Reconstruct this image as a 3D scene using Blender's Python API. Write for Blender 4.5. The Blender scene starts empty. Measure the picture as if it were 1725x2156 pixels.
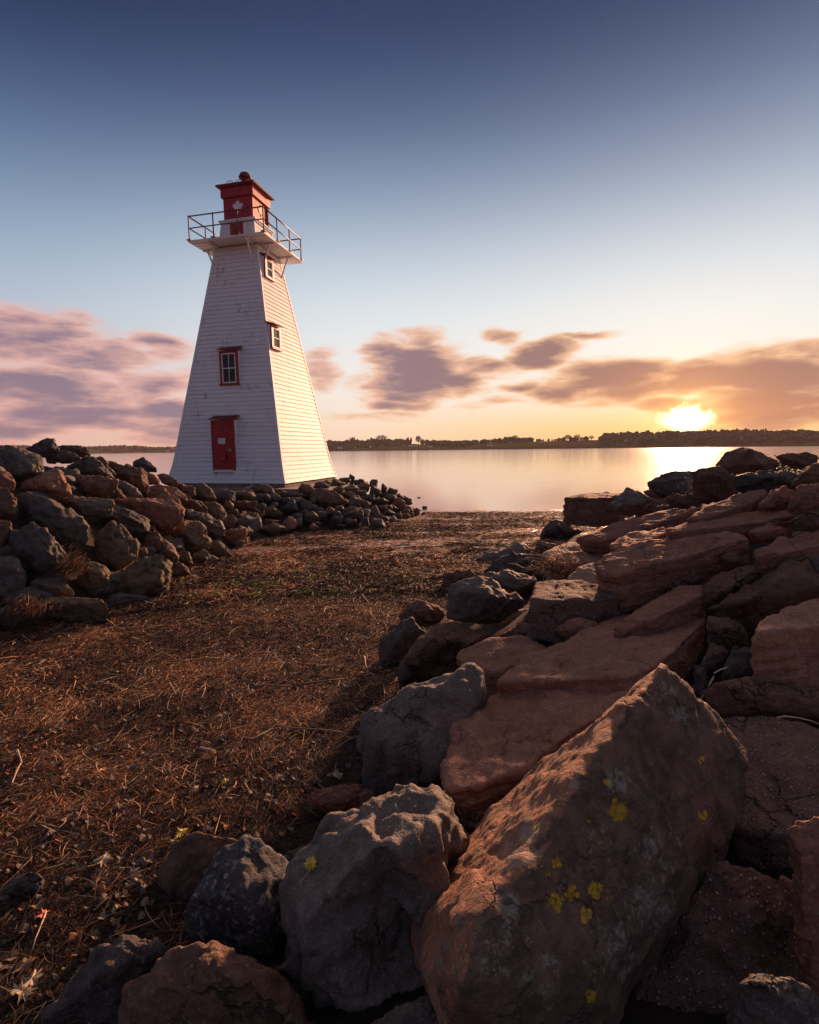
import bpy, bmesh, math, random
import numpy as np
from mathutils import Vector, Matrix
random.seed(7); rng = np.random.default_rng(7)
SC = bpy.context.scene
COL = SC.collection
# ---------------------------------------------------------------- camera
W0, H0, FPX = 1725.0, 2156.0, 1122.8           # photo measured at this width
PITCH, ROLL, CAMZ = 0.1179, -0.0114, 2.85       # water level is z = 0
def ray(u, v):
    a, b = u - W0/2, v - H0/2
    cr, sr = math.cos(ROLL), math.sin(ROLL)
    x = a*cr + b*sr; y = -a*sr + b*cr
    c, s = math.cos(PITCH), math.sin(PITCH)
    return np.array([x, FPX*c - y*s, -FPX*s - y*c])/FPX
CAMP = np.array([0, 0, CAMZ])
F_ = ray(W0/2, H0/2); X_ = (ray(W0/2+1, H0/2)-F_)*FPX; Y_ = (ray(W0/2, H0/2+1)-F_)*FPX
cd = bpy.data.cameras.new("camera"); cam = bpy.data.objects.new("camera", cd); COL.objects.link(cam)
Fn = F_/np.linalg.norm(F_)
cam.matrix_world = Matrix(((X_[0], -Y_[0], -Fn[0], 0), (X_[1], -Y_[1], -Fn[1], 0), (X_[2], -Y_[2], -Fn[2], CAMZ), (0, 0, 0, 1)))
cd.sensor_fit = 'HORIZONTAL'; cd.sensor_width = 36; cd.lens = FPX/W0*36
cd.clip_start = 0.05; cd.clip_end = 20000
SC.camera = cam
# ---------------------------------------------------------------- sky, sun, exposure
def s2l(c):
    return tuple(((x/255)/12.92 if x/255 <= 0.04045 else ((x/255+0.055)/1.055)**2.4) for x in c) + (1,)
def azel(u, v):
    d = ray(u, v); return math.degrees(math.atan2(d[0], d[1])), math.degrees(math.atan2(d[2], math.hypot(d[0], d[1])))
SUN_AZ = azel(1447, 852)[0]; SUN_EL = 15.0
GLOW_EL = azel(1447, 882)[1]            # where the glare breaks through under the cloud
SKY = .55
wd = bpy.data.worlds.new("World"); SC.world = wd; wd.use_nodes = True
nt = wd.node_tree; nt.nodes.clear()
class G:
    """tiny node-graph helper"""
    def __init__(s, nt): s.nt = nt
    def n(s, t, **k):
        nd = s.nt.nodes.new(t)
        ins = k.pop('i', {})
        for a, b in k.items(): setattr(nd, a, b)
        for a, b in ins.items(): s.set(nd.inputs[a], b)
        return nd
    def set(s, sock, b):
        if isinstance(b, bpy.types.NodeSocket): s.nt.links.new(b, sock)
        elif isinstance(b, bpy.types.Node): s.nt.links.new(b.outputs[0], sock)
        else:
            try: sock.default_value = b
            except Exception:
                sock.default_value = tuple(b)[:3] if hasattr(b, '__len__') else b
    def m(s, op, a, b=0.0, c=0.0, clamp=False):
        nd = s.nt.nodes.new('ShaderNodeMath'); nd.operation = op; nd.use_clamp = clamp
        s.set(nd.inputs[0], a); s.set(nd.inputs[1], b); s.set(nd.inputs[2], c); return nd.outputs[0]
    def v(s, op, a, b=(0, 0, 0), out=0):
        nd = s.nt.nodes.new('ShaderNodeVectorMath'); nd.operation = op
        s.set(nd.inputs[0], a); s.set(nd.inputs[1], b); return nd.outputs[out]
    def ss(s, x, lo, hi, a=0.0, b=1.0, t='SMOOTHSTEP'):
        nd = s.nt.nodes.new('ShaderNodeMapRange'); nd.interpolation_type = t
        for k, q in zip(range(5), (x, lo, hi, a, b)): s.set(nd.inputs[k], q)
        return nd.outputs[0]
    def mix(s, f, a, b, bt='MIX'):
        nd = s.nt.nodes.new('ShaderNodeMix'); nd.data_type = 'RGBA'; nd.blend_type = bt
        s.set(nd.inputs[0], f); s.set(nd.inputs[6], a); s.set(nd.inputs[7], b); return nd.outputs[2]
    def noise(s, vec, sc, det=4, rough=.55, dist=0, out=0):
        nd = s.nt.nodes.new('ShaderNodeTexNoise'); s.set(nd.inputs['Vector'], vec)
        nd.inputs['Scale'].default_value = sc; nd.inputs['Detail'].default_value = det
        nd.inputs['Roughness'].default_value = rough; nd.inputs['Distortion'].default_value = dist
        return nd.outputs[out]
    def ramp(s, f, stops):
        nd = s.nt.nodes.new('ShaderNodeValToRGB'); s.set(nd.inputs[0], f); e = nd.color_ramp.elements; nd.color_ramp.interpolation = 'B_SPLINE'
        while len(e) < len(stops): e.new(0.5)
        for el, (p, c) in zip(e, stops): el.position = p; el.color = c
        return nd.outputs[0]
g = G(nt)
tc = g.n('ShaderNodeTexCoord'); dr = g.v('NORMALIZE', tc.outputs['Generated'])
sp = g.n('ShaderNodeSeparateXYZ', i={0: dr})
DEG = 180/math.pi
az = g.m('MULTIPLY', g.m('ARCTAN2', sp.outputs[0], sp.outputs[1]), DEG)
el = g.m('MULTIPLY', g.m('ARCSINE', sp.outputs[2]), DEG)
sunv = (math.sin(math.radians(SUN_AZ))*math.cos(math.radians(SUN_EL)), math.cos(math.radians(SUN_AZ))*math.cos(math.radians(SUN_EL)), math.sin(math.radians(SUN_EL)))
E60 = g.m('DIVIDE', g.m('ABSOLUTE', el), 60.0, clamp=True)
rs = lambda L: [(p/60, s2l(c)) for p, c in L]
sunside = g.ramp(E60, rs([(0, (255, 198, 108)), (2.5, (255, 218, 148)), (5, (255, 240, 218)), (10, (250, 246, 238)), (16, (226, 230, 234)), (22.5, (160, 174, 194)), (29, (98, 113, 146)), (36, (46, 60, 95)), (43, (40, 54, 88)), (57, (246, 214, 192))]))  # overhead stop, out of view, is brightened as added fill; midside likewise
midside = g.ramp(E60, rs([(0, (254, 220, 188)), (2.5, (253, 226, 198)), (5, (249, 235, 222)), (10, (238, 239, 238)), (16, (210, 221, 230)), (22.5, (150, 168, 192)), (29, (88, 106, 142)), (36, (44, 58, 94)), (43, (38, 52, 88)), (57, (226, 198, 182))]))
awayside = g.ramp(E60, rs([(0, (226, 178, 170)), (2.5, (222, 182, 176)), (5, (212, 190, 196)), (10, (190, 198, 212)), (16, (156, 178, 200)), (22.5, (104, 130, 164)), (29, (52, 74, 114)), (35, (24, 38, 68)), (43, (17, 29, 56)), (60, (128, 118, 132))]))
backside = g.ramp(E60, rs([(0, (132, 132, 152)), (5, (132, 133, 154)), (14, (124, 130, 154)), (27, (108, 116, 146)), (44, (92, 98, 132)), (60, (96, 94, 122))]))
dAz = g.m('ABSOLUTE', g.m('SUBTRACT', az, SUN_AZ))
dAz = g.m('MINIMUM', dAz, g.m('SUBTRACT', 360.0, dAz))
sky = g.mix(g.ss(dAz, 2, 38), sunside, midside)
sky = g.mix(g.ss(dAz, 30, 72), sky, awayside)
sky = g.mix(g.ss(dAz, 80, 140), sky, backside)
# clouds, as soft ellipses of (azimuth, elevation) broken up by noise
ae = g.n('ShaderNodeCombineXYZ', i={0: az, 1: el})
n_big = g.noise(g.v('MULTIPLY', ae, (.085, .34, 1)), 1.15, 5, .52, .3)
n_fine = g.noise(g.v('MULTIPLY', ae, (.22, .8, 1)), 1.6, 5, .6, .2)
nz = g.m('ADD', g.m('MULTIPLY', n_big, .82), g.m('MULTIPLY', n_fine, .18))
warp = g.v('SCALE', g.v('SUBTRACT', g.noise(g.v('MULTIPLY', ae, (.12, .3, 1)), 1.0, 3, .5, 0, 1), (.5, .5, .5)), (0, 0, 0))
warp.node.inputs[3].default_value = 3.2
aew = g.v('ADD', ae, warp)
CL = [(40, 690, 260, 48, .80), (330, 728, 95, 26, .72), (140, 745, 330, 38, .74), (60, 815, 300, 50, .88), (340, 800, 150, 40, .68), (250, 880, 330, 42, .80), (0, 905, 300, 26, .7),
      (880, 768, 150, 60, 1.0), (870, 815, 175, 40, .85), (960, 800, 110, 38, .8), (820, 725, 90, 22, .72), (1135, 738, 105, 26, .88), (1060, 700, 70, 20, .62), (1010, 770, 120, 34, .72), (1090, 812, 90, 16, .6), (1240, 706, 90, 12, .6), (1040, 850, 170, 18, .5), (760, 880, 200, 14, .45), (840, 855, 120, 18, .72), (680, 775, 70, 50, .5),
      (1310, 800, 190, 48, .92), (1480, 800, 170, 42, .9), (1620, 790, 190, 60, 1.0), (1600, 850, 240, 42, 1.0), (1180, 825, 120, 26, .72), (1690, 755, 90, 26, .85), (1400, 850, 80, 20, .7), (1640, 885, 200, 22, .8),
      (1900, 800, 260, 60, .9), (2300, 780, 300, 90, .8), (-250, 740, 350, 80, .85), (-500, 880, 450, 60, .8)]
den = None
CL = [(u, v, ru*1.22, rv*1.35, min(1.05, w*1.12)) for (u, v, ru, rv, w) in CL]
for (u, v, ru, rv, w) in CL:
    a0, e0 = azel(u, v); k = DEG/FPX*(.80 if 200 < u < 1500 else .62)
    q = g.v('MULTIPLY', g.v('SUBTRACT', aew, (a0, e0, 0)), (1/(ru*k), 1/(rv*DEG/FPX*.95), 0))
    b = g.ss(g.v('LENGTH', q, out=1), 1.25, 0.0, 0.0, w)
    den = b if den is None else g.m('MAXIMUM', den, b)
dn = g.m('ADD', g.m('MULTIPLY', den, 1.12), g.m('MULTIPLY', g.m('SUBTRACT', nz, .5), 2.1))
thin = g.m('MULTIPLY', g.ss(dn, .18, .66), g.ss(den, 0.02, .3))
thick = g.m('MULTIPLY', g.ss(g.m('ADD', dn, g.m('MULTIPLY', g.m('SUBTRACT', n_fine, .5), .25)), .40, 1.02), g.ss(den, .05, .4))
lit_c = g.mix(g.ss(dAz, 4, 62), s2l((252, 184, 124)) , s2l((240, 178, 160)))
drk_c = g.mix(g.ss(dAz, 2, 45), s2l((122, 90, 100)), s2l((116, 106, 132)))
sky = g.mix(g.m('MULTIPLY', thin, .80), sky, lit_c)
sky = g.mix(g.m('MULTIPLY', thick, .84), sky, g.mix(g.m('MULTIPLY', g.m('EXPONENT', g.m('MULTIPLY', g.m('ABSOLUTE', g.m('SUBTRACT', el, 3.0)), -.33)), g.ss(dAz, 26, 2, 0, .5)), drk_c, s2l((238, 140, 84))))
# glow round the sun, and the sun burning through the cloud
GE = math.radians(GLOW_EL); GA = math.radians(SUN_AZ)
sdot = g.v('DOT_PRODUCT', dr, (math.sin(GA)*math.cos(GE), math.cos(GA)*math.cos(GE), math.sin(GE)), out=1)
ang = g.m('MULTIPLY', g.m('ARCCOSINE', g.m('MINIMUM', sdot, .999999)), DEG)
def gl(sig, amp):
    return g.m('MULTIPLY', g.m('EXPONENT', g.m('MULTIPLY', ang, -1/sig)), amp)
def scaled(col, f):
    nd = g.v('SCALE', col, (0, 0, 0)); g.set(nd.node.inputs[3], f); return nd
add = g.v('ADD', scaled((1.0, .42, .06), gl(2.3, 1.15)), scaled((1.0, .50, .18), gl(8.0, .07)))
sw = g.v('SCALE', g.v('SUBTRACT', g.noise(ae, .9, 4, .6, 0, 1), (.5, .5, .5)), (0, 0, 0)); sw.node.inputs[3].default_value = 2.5
qs = g.v('MULTIPLY', g.v('SUBTRACT', g.v('ADD', ae, sw), (SUN_AZ, GLOW_EL, 0)), (1/2.0, 1/1.0, 0))
core = g.ss(g.v('LENGTH', qs, out=1), 1.35, .2, 0.0, 4.5)
add = g.v('ADD', add, scaled((1.0, .80, .42), core))
sky = g.v('ADD', sky, add)
nish = g.n('ShaderNodeTexSky', sky_type='NISHITA', sun_disc=False, sun_elevation=math.radians(SUN_EL), sun_rotation=math.radians(SUN_AZ))
sky = g.v('ADD', sky, scaled(nish.outputs[0], .001))
bg = g.n('ShaderNodeBackground', i={0: sky, 1: SKY})
ow = g.n('ShaderNodeOutputWorld', i={0: bg})
wd.cycles.sampling_method = 'MANUAL'; wd.cycles.sample_map_resolution = 1024
sl = bpy.data.lights.new("sun", 'SUN'); sl.energy = 5.0; sl.angle = math.radians(4.0); sl.color = (1.0, .51, .29)
so = bpy.data.objects.new("sun", sl); COL.objects.link(so)
so.rotation_euler = Vector(sunv).to_track_quat('Z', 'Y').to_euler()
SC.view_settings.view_transform = 'Standard'; SC.view_settings.look = 'None'
SC.view_settings.exposure = 0.86; SC.view_settings.gamma = 1
SC.cycles.max_bounces = 6; SC.cycles.diffuse_bounces = 3; SC.cycles.glossy_bounces = 3
SC.cycles.use_denoising = True; SC.cycles.sample_clamp_indirect = 4
# ---------------------------------------------------------------- helpers
def tag(o, label=None, cat=None, group=None, kind=None):
    if label: o['label'] = label
    if cat: o['category'] = cat
    if group: o['group'] = group
    if kind: o['kind'] = kind
    return o
def link(name, me, parent=None, loc=None):
    o = bpy.data.objects.new(name, me); COL.objects.link(o)
    if parent is not None: o.parent = parent
    if loc is not None: o.location = loc
    return o
def npmesh(name, V, F, mat=None, smooth=True, attrs=None):
    V = np.asarray(V, np.float32); F = np.asarray(F, np.int32); k = F.shape[1]
    me = bpy.data.meshes.new(name)
    me.vertices.add(len(V)); me.vertices.foreach_set('co', V.ravel())
    me.loops.add(F.size); me.loops.foreach_set('vertex_index', F.ravel())
    me.polygons.add(len(F)); me.polygons.foreach_set('loop_start', np.arange(0, F.size, k, dtype=np.int32))
    me.polygons.foreach_set('use_smooth', np.full(len(F), smooth))
    me.update(calc_edges=True)
    if attrs:
        for nm, A in attrs.items():
            A = np.asarray(A, np.float32)
            if A.ndim == 1:
                at = me.attributes.new(nm, 'FLOAT', 'POINT'); at.data.foreach_set('value', A)
            else:
                at = me.attributes.new(nm, 'FLOAT_COLOR', 'POINT'); at.data.foreach_set('color', np.c_[A, np.ones(len(A), np.float32)].ravel().astype(np.float32))
    if mat: me.materials.append(mat)
    return me
def _h(i, j, k, s):
    n = (i*374761393 + j*668265263 + k*2147483647 % 4294967291 + s*1274126177) & 0xffffffff
    n = ((n ^ (n >> 13))*1274126177) & 0xffffffff
    n = n ^ (n >> 16)
    return (n & 0xffff).astype(np.float64)/32767.5 - 1
def vnoise(P, s=0):
    I = np.floor(P).astype(np.int64); f = P - I; f = f*f*f*(f*(f*6-15)+10)
    I = I & 0xffff
    x, y, z = I[:, 0], I[:, 1], I[:, 2]; r = 0
    for a in (0, 1):
        wx = f[:, 0] if a else 1-f[:, 0]
        for b in (0, 1):
            wy = f[:, 1] if b else 1-f[:, 1]
            for c in (0, 1):
                wz = f[:, 2] if c else 1-f[:, 2]
                r = r + wx*wy*wz*_h((x+a) & 0xffff, (y+b) & 0xffff, (z+c) & 0xffff, s)
    return r
def fbm(P, o=4, s=0, gain=.5, ridge=False):
    r = 0; a = 1.0
    for k in range(o):
        q = vnoise(P*(2.03**k) + k*13.7, s+k*17)
        r = r + a*((1-2*np.abs(q)) if ridge else q); a *= gain
    return r
_ico = {}
def ico(l):
    if l not in _ico:
        bm = bmesh.new(); bmesh.ops.create_icosphere(bm, subdivisions=l, radius=1)
        _ico[l] = (np.array([v.co[:] for v in bm.verts]), np.array([[v.index for v in f.verts] for f in bm.faces])); bm.free()
    return _ico[l]
def vnormals(V, F):
    n = np.cross(V[F[:, 1]]-V[F[:, 0]], V[F[:, 2]]-V[F[:, 0]])
    N = np.stack([np.bincount(F.ravel(), np.repeat(n[:, a], 3), len(V)) for a in range(3)], 1)
    return N/np.maximum(np.linalg.norm(N, axis=1, keepdims=True), 1e-12)
# ---------------------------------------------------------------- materials
def newmat(name):
    m = bpy.data.materials.new(name); m.use_nodes = True; m.node_tree.nodes.clear(); gg = G(m.node_tree)
    return m, gg
def finish(gg, col, rough=.7, bump=None, bstr=.3, bdist=.02, spec=.4, metal=0, extra=None):
    b = gg.n('ShaderNodeBsdfPrincipled'); gg.set(b.inputs['Base Color'], col); gg.set(b.inputs['Roughness'], rough)
    gg.set(b.inputs['Specular IOR Level'], spec); gg.set(b.inputs['Metallic'], metal)
    if bump is not None:
        bn = gg.n('ShaderNodeBump', i={'Strength': bstr, 'Distance': bdist, 'Height': bump}); gg.set(b.inputs['Normal'], bn.outputs[0])
    if extra:
        for k, q in extra.items(): gg.set(b.inputs[k], q)
    gg.n('ShaderNodeOutputMaterial', i={0: b}); return b
def flat(name, col, rough=.6, var=.25, sc=6, bstr=.15, metal=0, spec=.4):
    m, gg = newmat(name); t = gg.n('ShaderNodeTexCoord').outputs['Object']; n = gg.noise(t, sc, 6, .6)
    c = gg.mix(gg.ss(n, .3, .7), tuple(x*(1-var) for x in col)+(1,), tuple(min(1, x*(1+var)) for x in col)+(1,))
    finish(gg, c, rough, n, bstr, .01, spec, metal); return m
def rockmat(name, c1, c2, lich=.0, lichc=(.22, .23, .19), scale=1.0, bed=0.0, pebble=0.0, rough=.82, bstr=.55, yellow=False, moss=.0, fleck=.0):
    m, gg = newmat(name)
    oi = gg.n('ShaderNodeObjectInfo'); rnd = oi.outputs['Random']
    off = gg.v('SCALE', (31.0, 17.0, 23.0)); gg.set(off.node.inputs[3], rnd)
    t = gg.v('ADD', gg.n('ShaderNodeTexCoord').outputs['Object'], off)
    big = gg.noise(t, 1.6*scale, 6, .62, .4); mid = gg.noise(t, 9*scale, 7, .68); fine = gg.noise(t, 55*scale, 3, .65)
    c = gg.mix(gg.ss(big, .32, .68), c1+(1,), c2+(1,))
    c = gg.mix(gg.ss(mid, .3, .7, .85, 0.0, 'LINEAR'), c, tuple(x*.42 for x in c1)+(1,))
    c = gg.mix(gg.ss(fine, .52, .8, 0, .55), c, tuple(min(1, x*2.1+.02) for x in c2)+(1,))
    grit = gg.noise(t, 150*scale, 2, .6); c = gg.mix(gg.ss(grit, .35, .65, .45, 0, 'LINEAR'), c, tuple(x*.3 for x in c1)+(1,))
    c = gg.mix(.85, c, gg.mix(gg.m('FRACT', gg.m('MULTIPLY', rnd, 7.3)), (.82, .78, .76, 1), (1.28, 1.22, 1.16, 1)), 'MULTIPLY')
    hgt = gg.m('ADD', gg.m('MULTIPLY', mid, .8), gg.m('MULTIPLY', fine, .22))
    hgt = gg.m('ADD', hgt, gg.m('MULTIPLY', big, 1.2))
    cv = gg.n('ShaderNodeTexVoronoi', feature='DISTANCE_TO_EDGE'); gg.set(cv.inputs['Vector'], gg.v('ADD', t, gg.v('MULTIPLY', gg.noise(t, 3.5*scale, 4, .65, 0, 1), (.35, .35, .35)))); cv.inputs['Scale'].default_value = 3.1*scale
    ck = gg.m('MULTIPLY', gg.ss(cv.outputs['Distance'], .035, .0), gg.ss(gg.noise(t, 2.1*scale, 3, .5), .50, .60))
    hgt = gg.m('SUBTRACT', hgt, gg.m('MULTIPLY', ck, .7)); c = gg.mix(gg.m('MULTIPLY', ck, .6), c, tuple(x*.25 for x in c1)+(1,))
    if bed:
        st = gg.noise(gg.v('MULTIPLY', t, (.9, .9, 14.0)), 1.7*scale, 5, .6, .5)
        hgt = gg.m('ADD', hgt, gg.m('MULTIPLY', st, bed))
        c = gg.mix(gg.ss(st, .35, .7, 0, .35), c, tuple(x*.5 for x in c1)+(1,))
    if pebble:
        vo = gg.n('ShaderNodeTexVoronoi', feature='SMOOTH_F1'); gg.set(vo.inputs['Vector'], gg.v('ADD', t, gg.v('MULTIPLY', gg.noise(t, 6, 2, .5, 0, 1), (.05, .05, .05))))
        vo.inputs['Scale'].default_value = pebble; vo.inputs['Smoothness'].default_value = .25
        on = gg.m('GREATER_THAN', gg.n('ShaderNodeSeparateColor', i={0: vo.outputs['Color']}).outputs[0], .35)
        pk = gg.m('MULTIPLY', gg.ss(vo.outputs['Distance'], .42, .25), on)
        pc = gg.mix(.75, vo.outputs['Color'], (.55, .48, .44, 1)); pc = gg.mix(1.0, pc, (.62, .52, .47, 1), 'MULTIPLY')
        c = gg.mix(gg.m('MULTIPLY', pk, .8), c, pc)
        hgt = gg.m('ADD', hgt, gg.m('MULTIPLY', pk, .8))
    if lich:
        ln = gg.noise(t, 26*scale, 5, .72); lm = gg.noise(t, 2.6*scale, 3, .5)
        f = gg.m('MULTIPLY', gg.ss(ln, .57-.07*lich, .66-.05*lich), gg.ss(lm, .62-lich*.35, .8-lich*.35))
        c = gg.mix(gg.m('MULTIPLY', f, .75), c, lichc+(1,)); hgt = gg.m('ADD', hgt, gg.m('MULTIPLY', f, .12))
    if fleck:
        fn = gg.noise(t, 70*scale, 2, .5); c = gg.mix(gg.m('MULTIPLY', gg.ss(fn, .66, .72), fleck), c, (.34, .32, .30, 1))
    if moss:
        no = gg.noise(t, 4*scale, 5, .65); c = gg.mix(gg.m('MULTIPLY', gg.ss(no, .55, .7), moss), c, (.055, .07, .02, 1))
    if yellow:
        cr = gg.n('ShaderNodeAttribute', attribute_name='front_shade').outputs['Fac']; cn = gg.noise(t, 5, 6, .7)
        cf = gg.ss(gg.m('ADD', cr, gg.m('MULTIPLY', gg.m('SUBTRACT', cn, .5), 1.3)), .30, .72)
        c = gg.mix(gg.m('MULTIPLY', cf, .82), c, gg.mix(gg.ss(mid, .35, .65), (.050, .036, .028, 1), (.12, .085, .062, 1)))  # painted shade: dark colour over the front face, edge broken by noise
        ya = gg.n('ShaderNodeAttribute', attribute_name='yellow').outputs['Fac']
        yn = gg.noise(t, 42, 4, .65)
        yf = gg.ss(gg.m('ADD', ya, gg.m('MULTIPLY', gg.m('SUBTRACT', yn, .5), 2.4)), .48, .56)
        c = gg.mix(yf, c, gg.mix(gg.ss(yn, .4, .6), (.24, .15, .012, 1), (.45, .29, .025, 1)))
        hgt = gg.m('ADD', hgt, gg.m('MULTIPLY', yf, .3))
        wa = gg.n('ShaderNodeAttribute', attribute_name='pale').outputs['Fac']
        wf = gg.ss(gg.m('ADD', wa, gg.m('MULTIPLY', gg.m('SUBTRACT', gg.noise(t, 30, 6, .75), .5), 2.4)), .5, .7)
        c = gg.mix(gg.m('MULTIPLY', wf, .55), c, (.30, .29, .25, 1))
    finish(gg, c, rough, hgt, min(1, bstr*1.25), .05/scale, .3)
    return m
M = {}
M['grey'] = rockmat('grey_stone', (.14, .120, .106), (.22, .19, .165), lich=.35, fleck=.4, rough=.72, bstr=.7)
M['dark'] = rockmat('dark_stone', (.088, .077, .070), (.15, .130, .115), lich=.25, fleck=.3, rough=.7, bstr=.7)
M['brown'] = rockmat('brown_stone', (.15, .085, .060), (.23, .145, .10), lich=.2, bstr=.75)
M['red'] = rockmat('red_stone', (.29, .14, .09), (.39, .215, .148), lich=.12, bed=.5, bstr=.6)
M['sand'] = rockmat('red_sandstone', (.35, .18, .12), (.46, .26, .18), lich=.18, lichc=(.2, .21, .17), bed=.8, bstr=.5)
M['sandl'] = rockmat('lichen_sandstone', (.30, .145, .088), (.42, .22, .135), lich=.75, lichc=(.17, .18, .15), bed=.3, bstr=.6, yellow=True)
M['olive'] = rockmat('olive_stone', (.15, .11, .066), (.24, .18, .11), lich=.3, moss=.35, bstr=.75)
M['cong'] = rockmat('pebbly_concrete', (.17, .10, .076), (.25, .16, .12), pebble=42, bstr=.8)
M['congl'] = rockmat('pale_concrete', (.30, .20, .145), (.40, .28, .20), pebble=36, bstr=.6)
M['whitel'] = rockmat('white_streaked_stone', (.085, .085, .09), (.14, .13, .128), lich=.8, lichc=(.42, .44, .46), bstr=.8)
# ---------------------------------------------------------------- terrain
BANK = None
def beach_h(x, y):
    return 0.60 - 0.0250*y + 0.010*np.clip(x, -12, 12)*0 - np.clip(y-26, 0, 40)*.06
def on_beach(u, v):
    d = ray(u, v); t = (0.60-CAMZ)/(d[2]+0.025*d[1]); return tuple(CAMP[:2]+d[:2]*t)
RF = [on_beach(*p) for p in [(1190, 1104), (1130, 1172), (1035, 1195), (925, 1290), (800, 1400), (800, 1540), (640, 1690), (470, 1850), (330, 1950), (90, 2160)]]
RIGHT = RF + [(-1.9, -1.0), (-1.0, -6), (18, -6), (22, 6), (17, 14.5), (9, 14.2), (5.4, 12.8)]
LF = [on_beach(*p) for p in [(-260, 1420), (0, 1335), (84, 1318), (225, 1302), (365, 1228), (430, 1190), (520, 1150), (600, 1124)]]
LEFT = LF + [(-4.2, 18.5), (-8.5, 22), (-16, 19), (-20, 12), (-16, 3)]
MF = [on_beach(*p) for p in [(520, 1150), (610, 1128), (700, 1121), (800, 1117), (860, 1096)]]
MOUND = MF + [(.85, 22.6), (.6, 24.2), (-1.5, 27), (-4.5, 30), (-11, 30), (-14, 24), (-11, 18)]
def polydist(P, poly):
    """signed distance to a polygon, positive inside; P is (n, 2)"""
    n = len(poly); d = np.full(len(P), 1e9); ins = np.zeros(len(P), bool)
    for i in range(n):
        a = np.array(poly[i]); b = np.array(poly[(i+1) % n]); e = b-a
        w = P-a; t = np.clip((w@e)/(e@e), 0, 1); q = w-t[:, None]*e; d = np.minimum(d, (q**2).sum(1))
        c = (a[1] > P[:, 1]) != (b[1] > P[:, 1])
        with np.errstate(divide='ignore', invalid='ignore'):
            xx = a[0]+(P[:, 1]-a[1])*(e[0])/(e[1] if e[1] else 1e-9)
        ins ^= c & (P[:, 0] < xx)
    return np.where(ins, 1, -1)*np.sqrt(d)
def banks(P, capped=True):
    dl, dm, dr_ = polydist(P, LEFT), polydist(P, MOUND), polydist(P, RIGHT)
    b = beach_h(P[:, 0], P[:, 1])
    hl = b+.72*dl; hm = b+.40*dm; hr = b+np.interp(P[:, 1], [2.6, 5.5], [.16, .47])*dr_
    if capped:
        hl = np.minimum(hl, np.interp(P[:, 1], [0, 10, 13, 17, 21], [2.85, 2.85, 2.4, 1.5, 1.2])); hm = np.minimum(hm, 1.30)
        hr = np.minimum(hr, np.interp(P[:, 1], [0, 3, 4.2, 6, 9, 14], [.75, .85, 1.05, 1.9, 2.65, 2.6]))
    return hl, hm, hr
def surf(P, capped=True, which='LMR'):
    hl, hm, hr = banks(P, capped); s = beach_h(P[:, 0], P[:, 1])
    for k, h in zip('LMR', (hl, hm, hr)):
        if k in which: s = np.maximum(s, h)
    return s
TT = 1.2*1.0022**np.arange(1500)
def hit(u, v, lift=0.1, which='LMR'):
    d = ray(u, v); P = CAMP+d[None]*TT[:, None]
    s = surf(P[:, :2], False, which)+lift
    below = np.nonzero(P[:, 2] < s)[0]
    if len(below) == 0:
        k = int(np.argmin(P[:, 2]-s)); return P[k], TT[k]
    return P[below[0]], TT[below[0]]
def grid(name, xs, ys, hf, mat, keep=None, attrs=None):
    X, Y = np.meshgrid(xs, ys); P = np.c_[X.ravel(), Y.ravel()]; Z = hf(P)
    nx, ny = len(xs), len(ys); I = np.arange(nx*ny).reshape(ny, nx)
    F = np.stack([I[:-1, :-1], I[:-1, 1:], I[1:, 1:], I[1:, :-1]], -1).reshape(-1, 4)
    if keep is not None:
        k = keep(P); F = F[k[F].any(1)]
        used = np.unique(F); mp = np.full(nx*ny, -1); mp[used] = np.arange(len(used)); F = mp[F]; P = P[used]; Z = Z[used]
    return npmesh(name, np.c_[P, Z], F, mat)
def relief(P):
    Q = np.c_[P, np.zeros(len(P))]
    return .016*fbm(Q*.9, 4, 3) + .012*fbm(Q*np.array([2.2, 5.0, 1]), 3, 9) + .009*fbm(Q*9, 3, 21)
m, gg = newmat('wrack_ground')
t = gg.n('ShaderNodeTexCoord').outputs['Object']
n1 = gg.noise(t, .7, 6, .6, .5); n2 = gg.noise(gg.v('MULTIPLY', t, (1, 1.9, 1)), 11, 8, .72); n3 = gg.noise(t, 70, 3, .6)
ysep = gg.n('ShaderNodeSeparateXYZ', i={0: t}).outputs[1]
c = gg.mix(gg.ss(n2, .38, .62), (.06, .032, .022, 1), (.23, .105, .06, 1))
c = gg.mix(gg.ss(n3, .55, .72, 0, .7), c, (.30, .19, .11, 1))
wet = gg.m('MULTIPLY', gg.ss(ysep, 10.5, 16), gg.ss(gg.noise(gg.v('MULTIPLY', t, (.6, 2.2, 1)), .9, 5, .6), .44, .54))
c = gg.mix(gg.m('MULTIPLY', wet, .8), c, (.42, .28, .23, 1))
hh = gg.m('ADD', gg.m('MULTIPLY', n2, 1.0), gg.m('MULTIPLY', n3, .35))
finish(gg, c, gg.mix(gg.m('MULTIPLY', wet, gg.ss(gg.noise(t, 2.2, 5, .6), .45, .6)), (.85, .85, .85, 1), (.16, .16, .16, 1)), hh, .9, .04, .4)
M['ground'] = m
m, gg = newmat('bank_soil'); t = gg.n('ShaderNodeTexCoord').outputs['Object']; n2 = gg.noise(t, 7, 8, .7)
finish(gg, gg.mix(n2, (.010, .007, .006, 1), (.055, .036, .026, 1)), .9, n2, .9, .05, .2); M['soil'] = m
xs = np.unique(np.concatenate([np.arange(-9, 9, .05), np.arange(-60, 60, .6), [-400, -200, -100, 100, 200, 400]]))
ys = np.unique(np.concatenate([np.arange(.8, 12, .045), np.arange(12, 27, .07), np.arange(-30, 60, 1.0), [-300, -100, 100]]))
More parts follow.
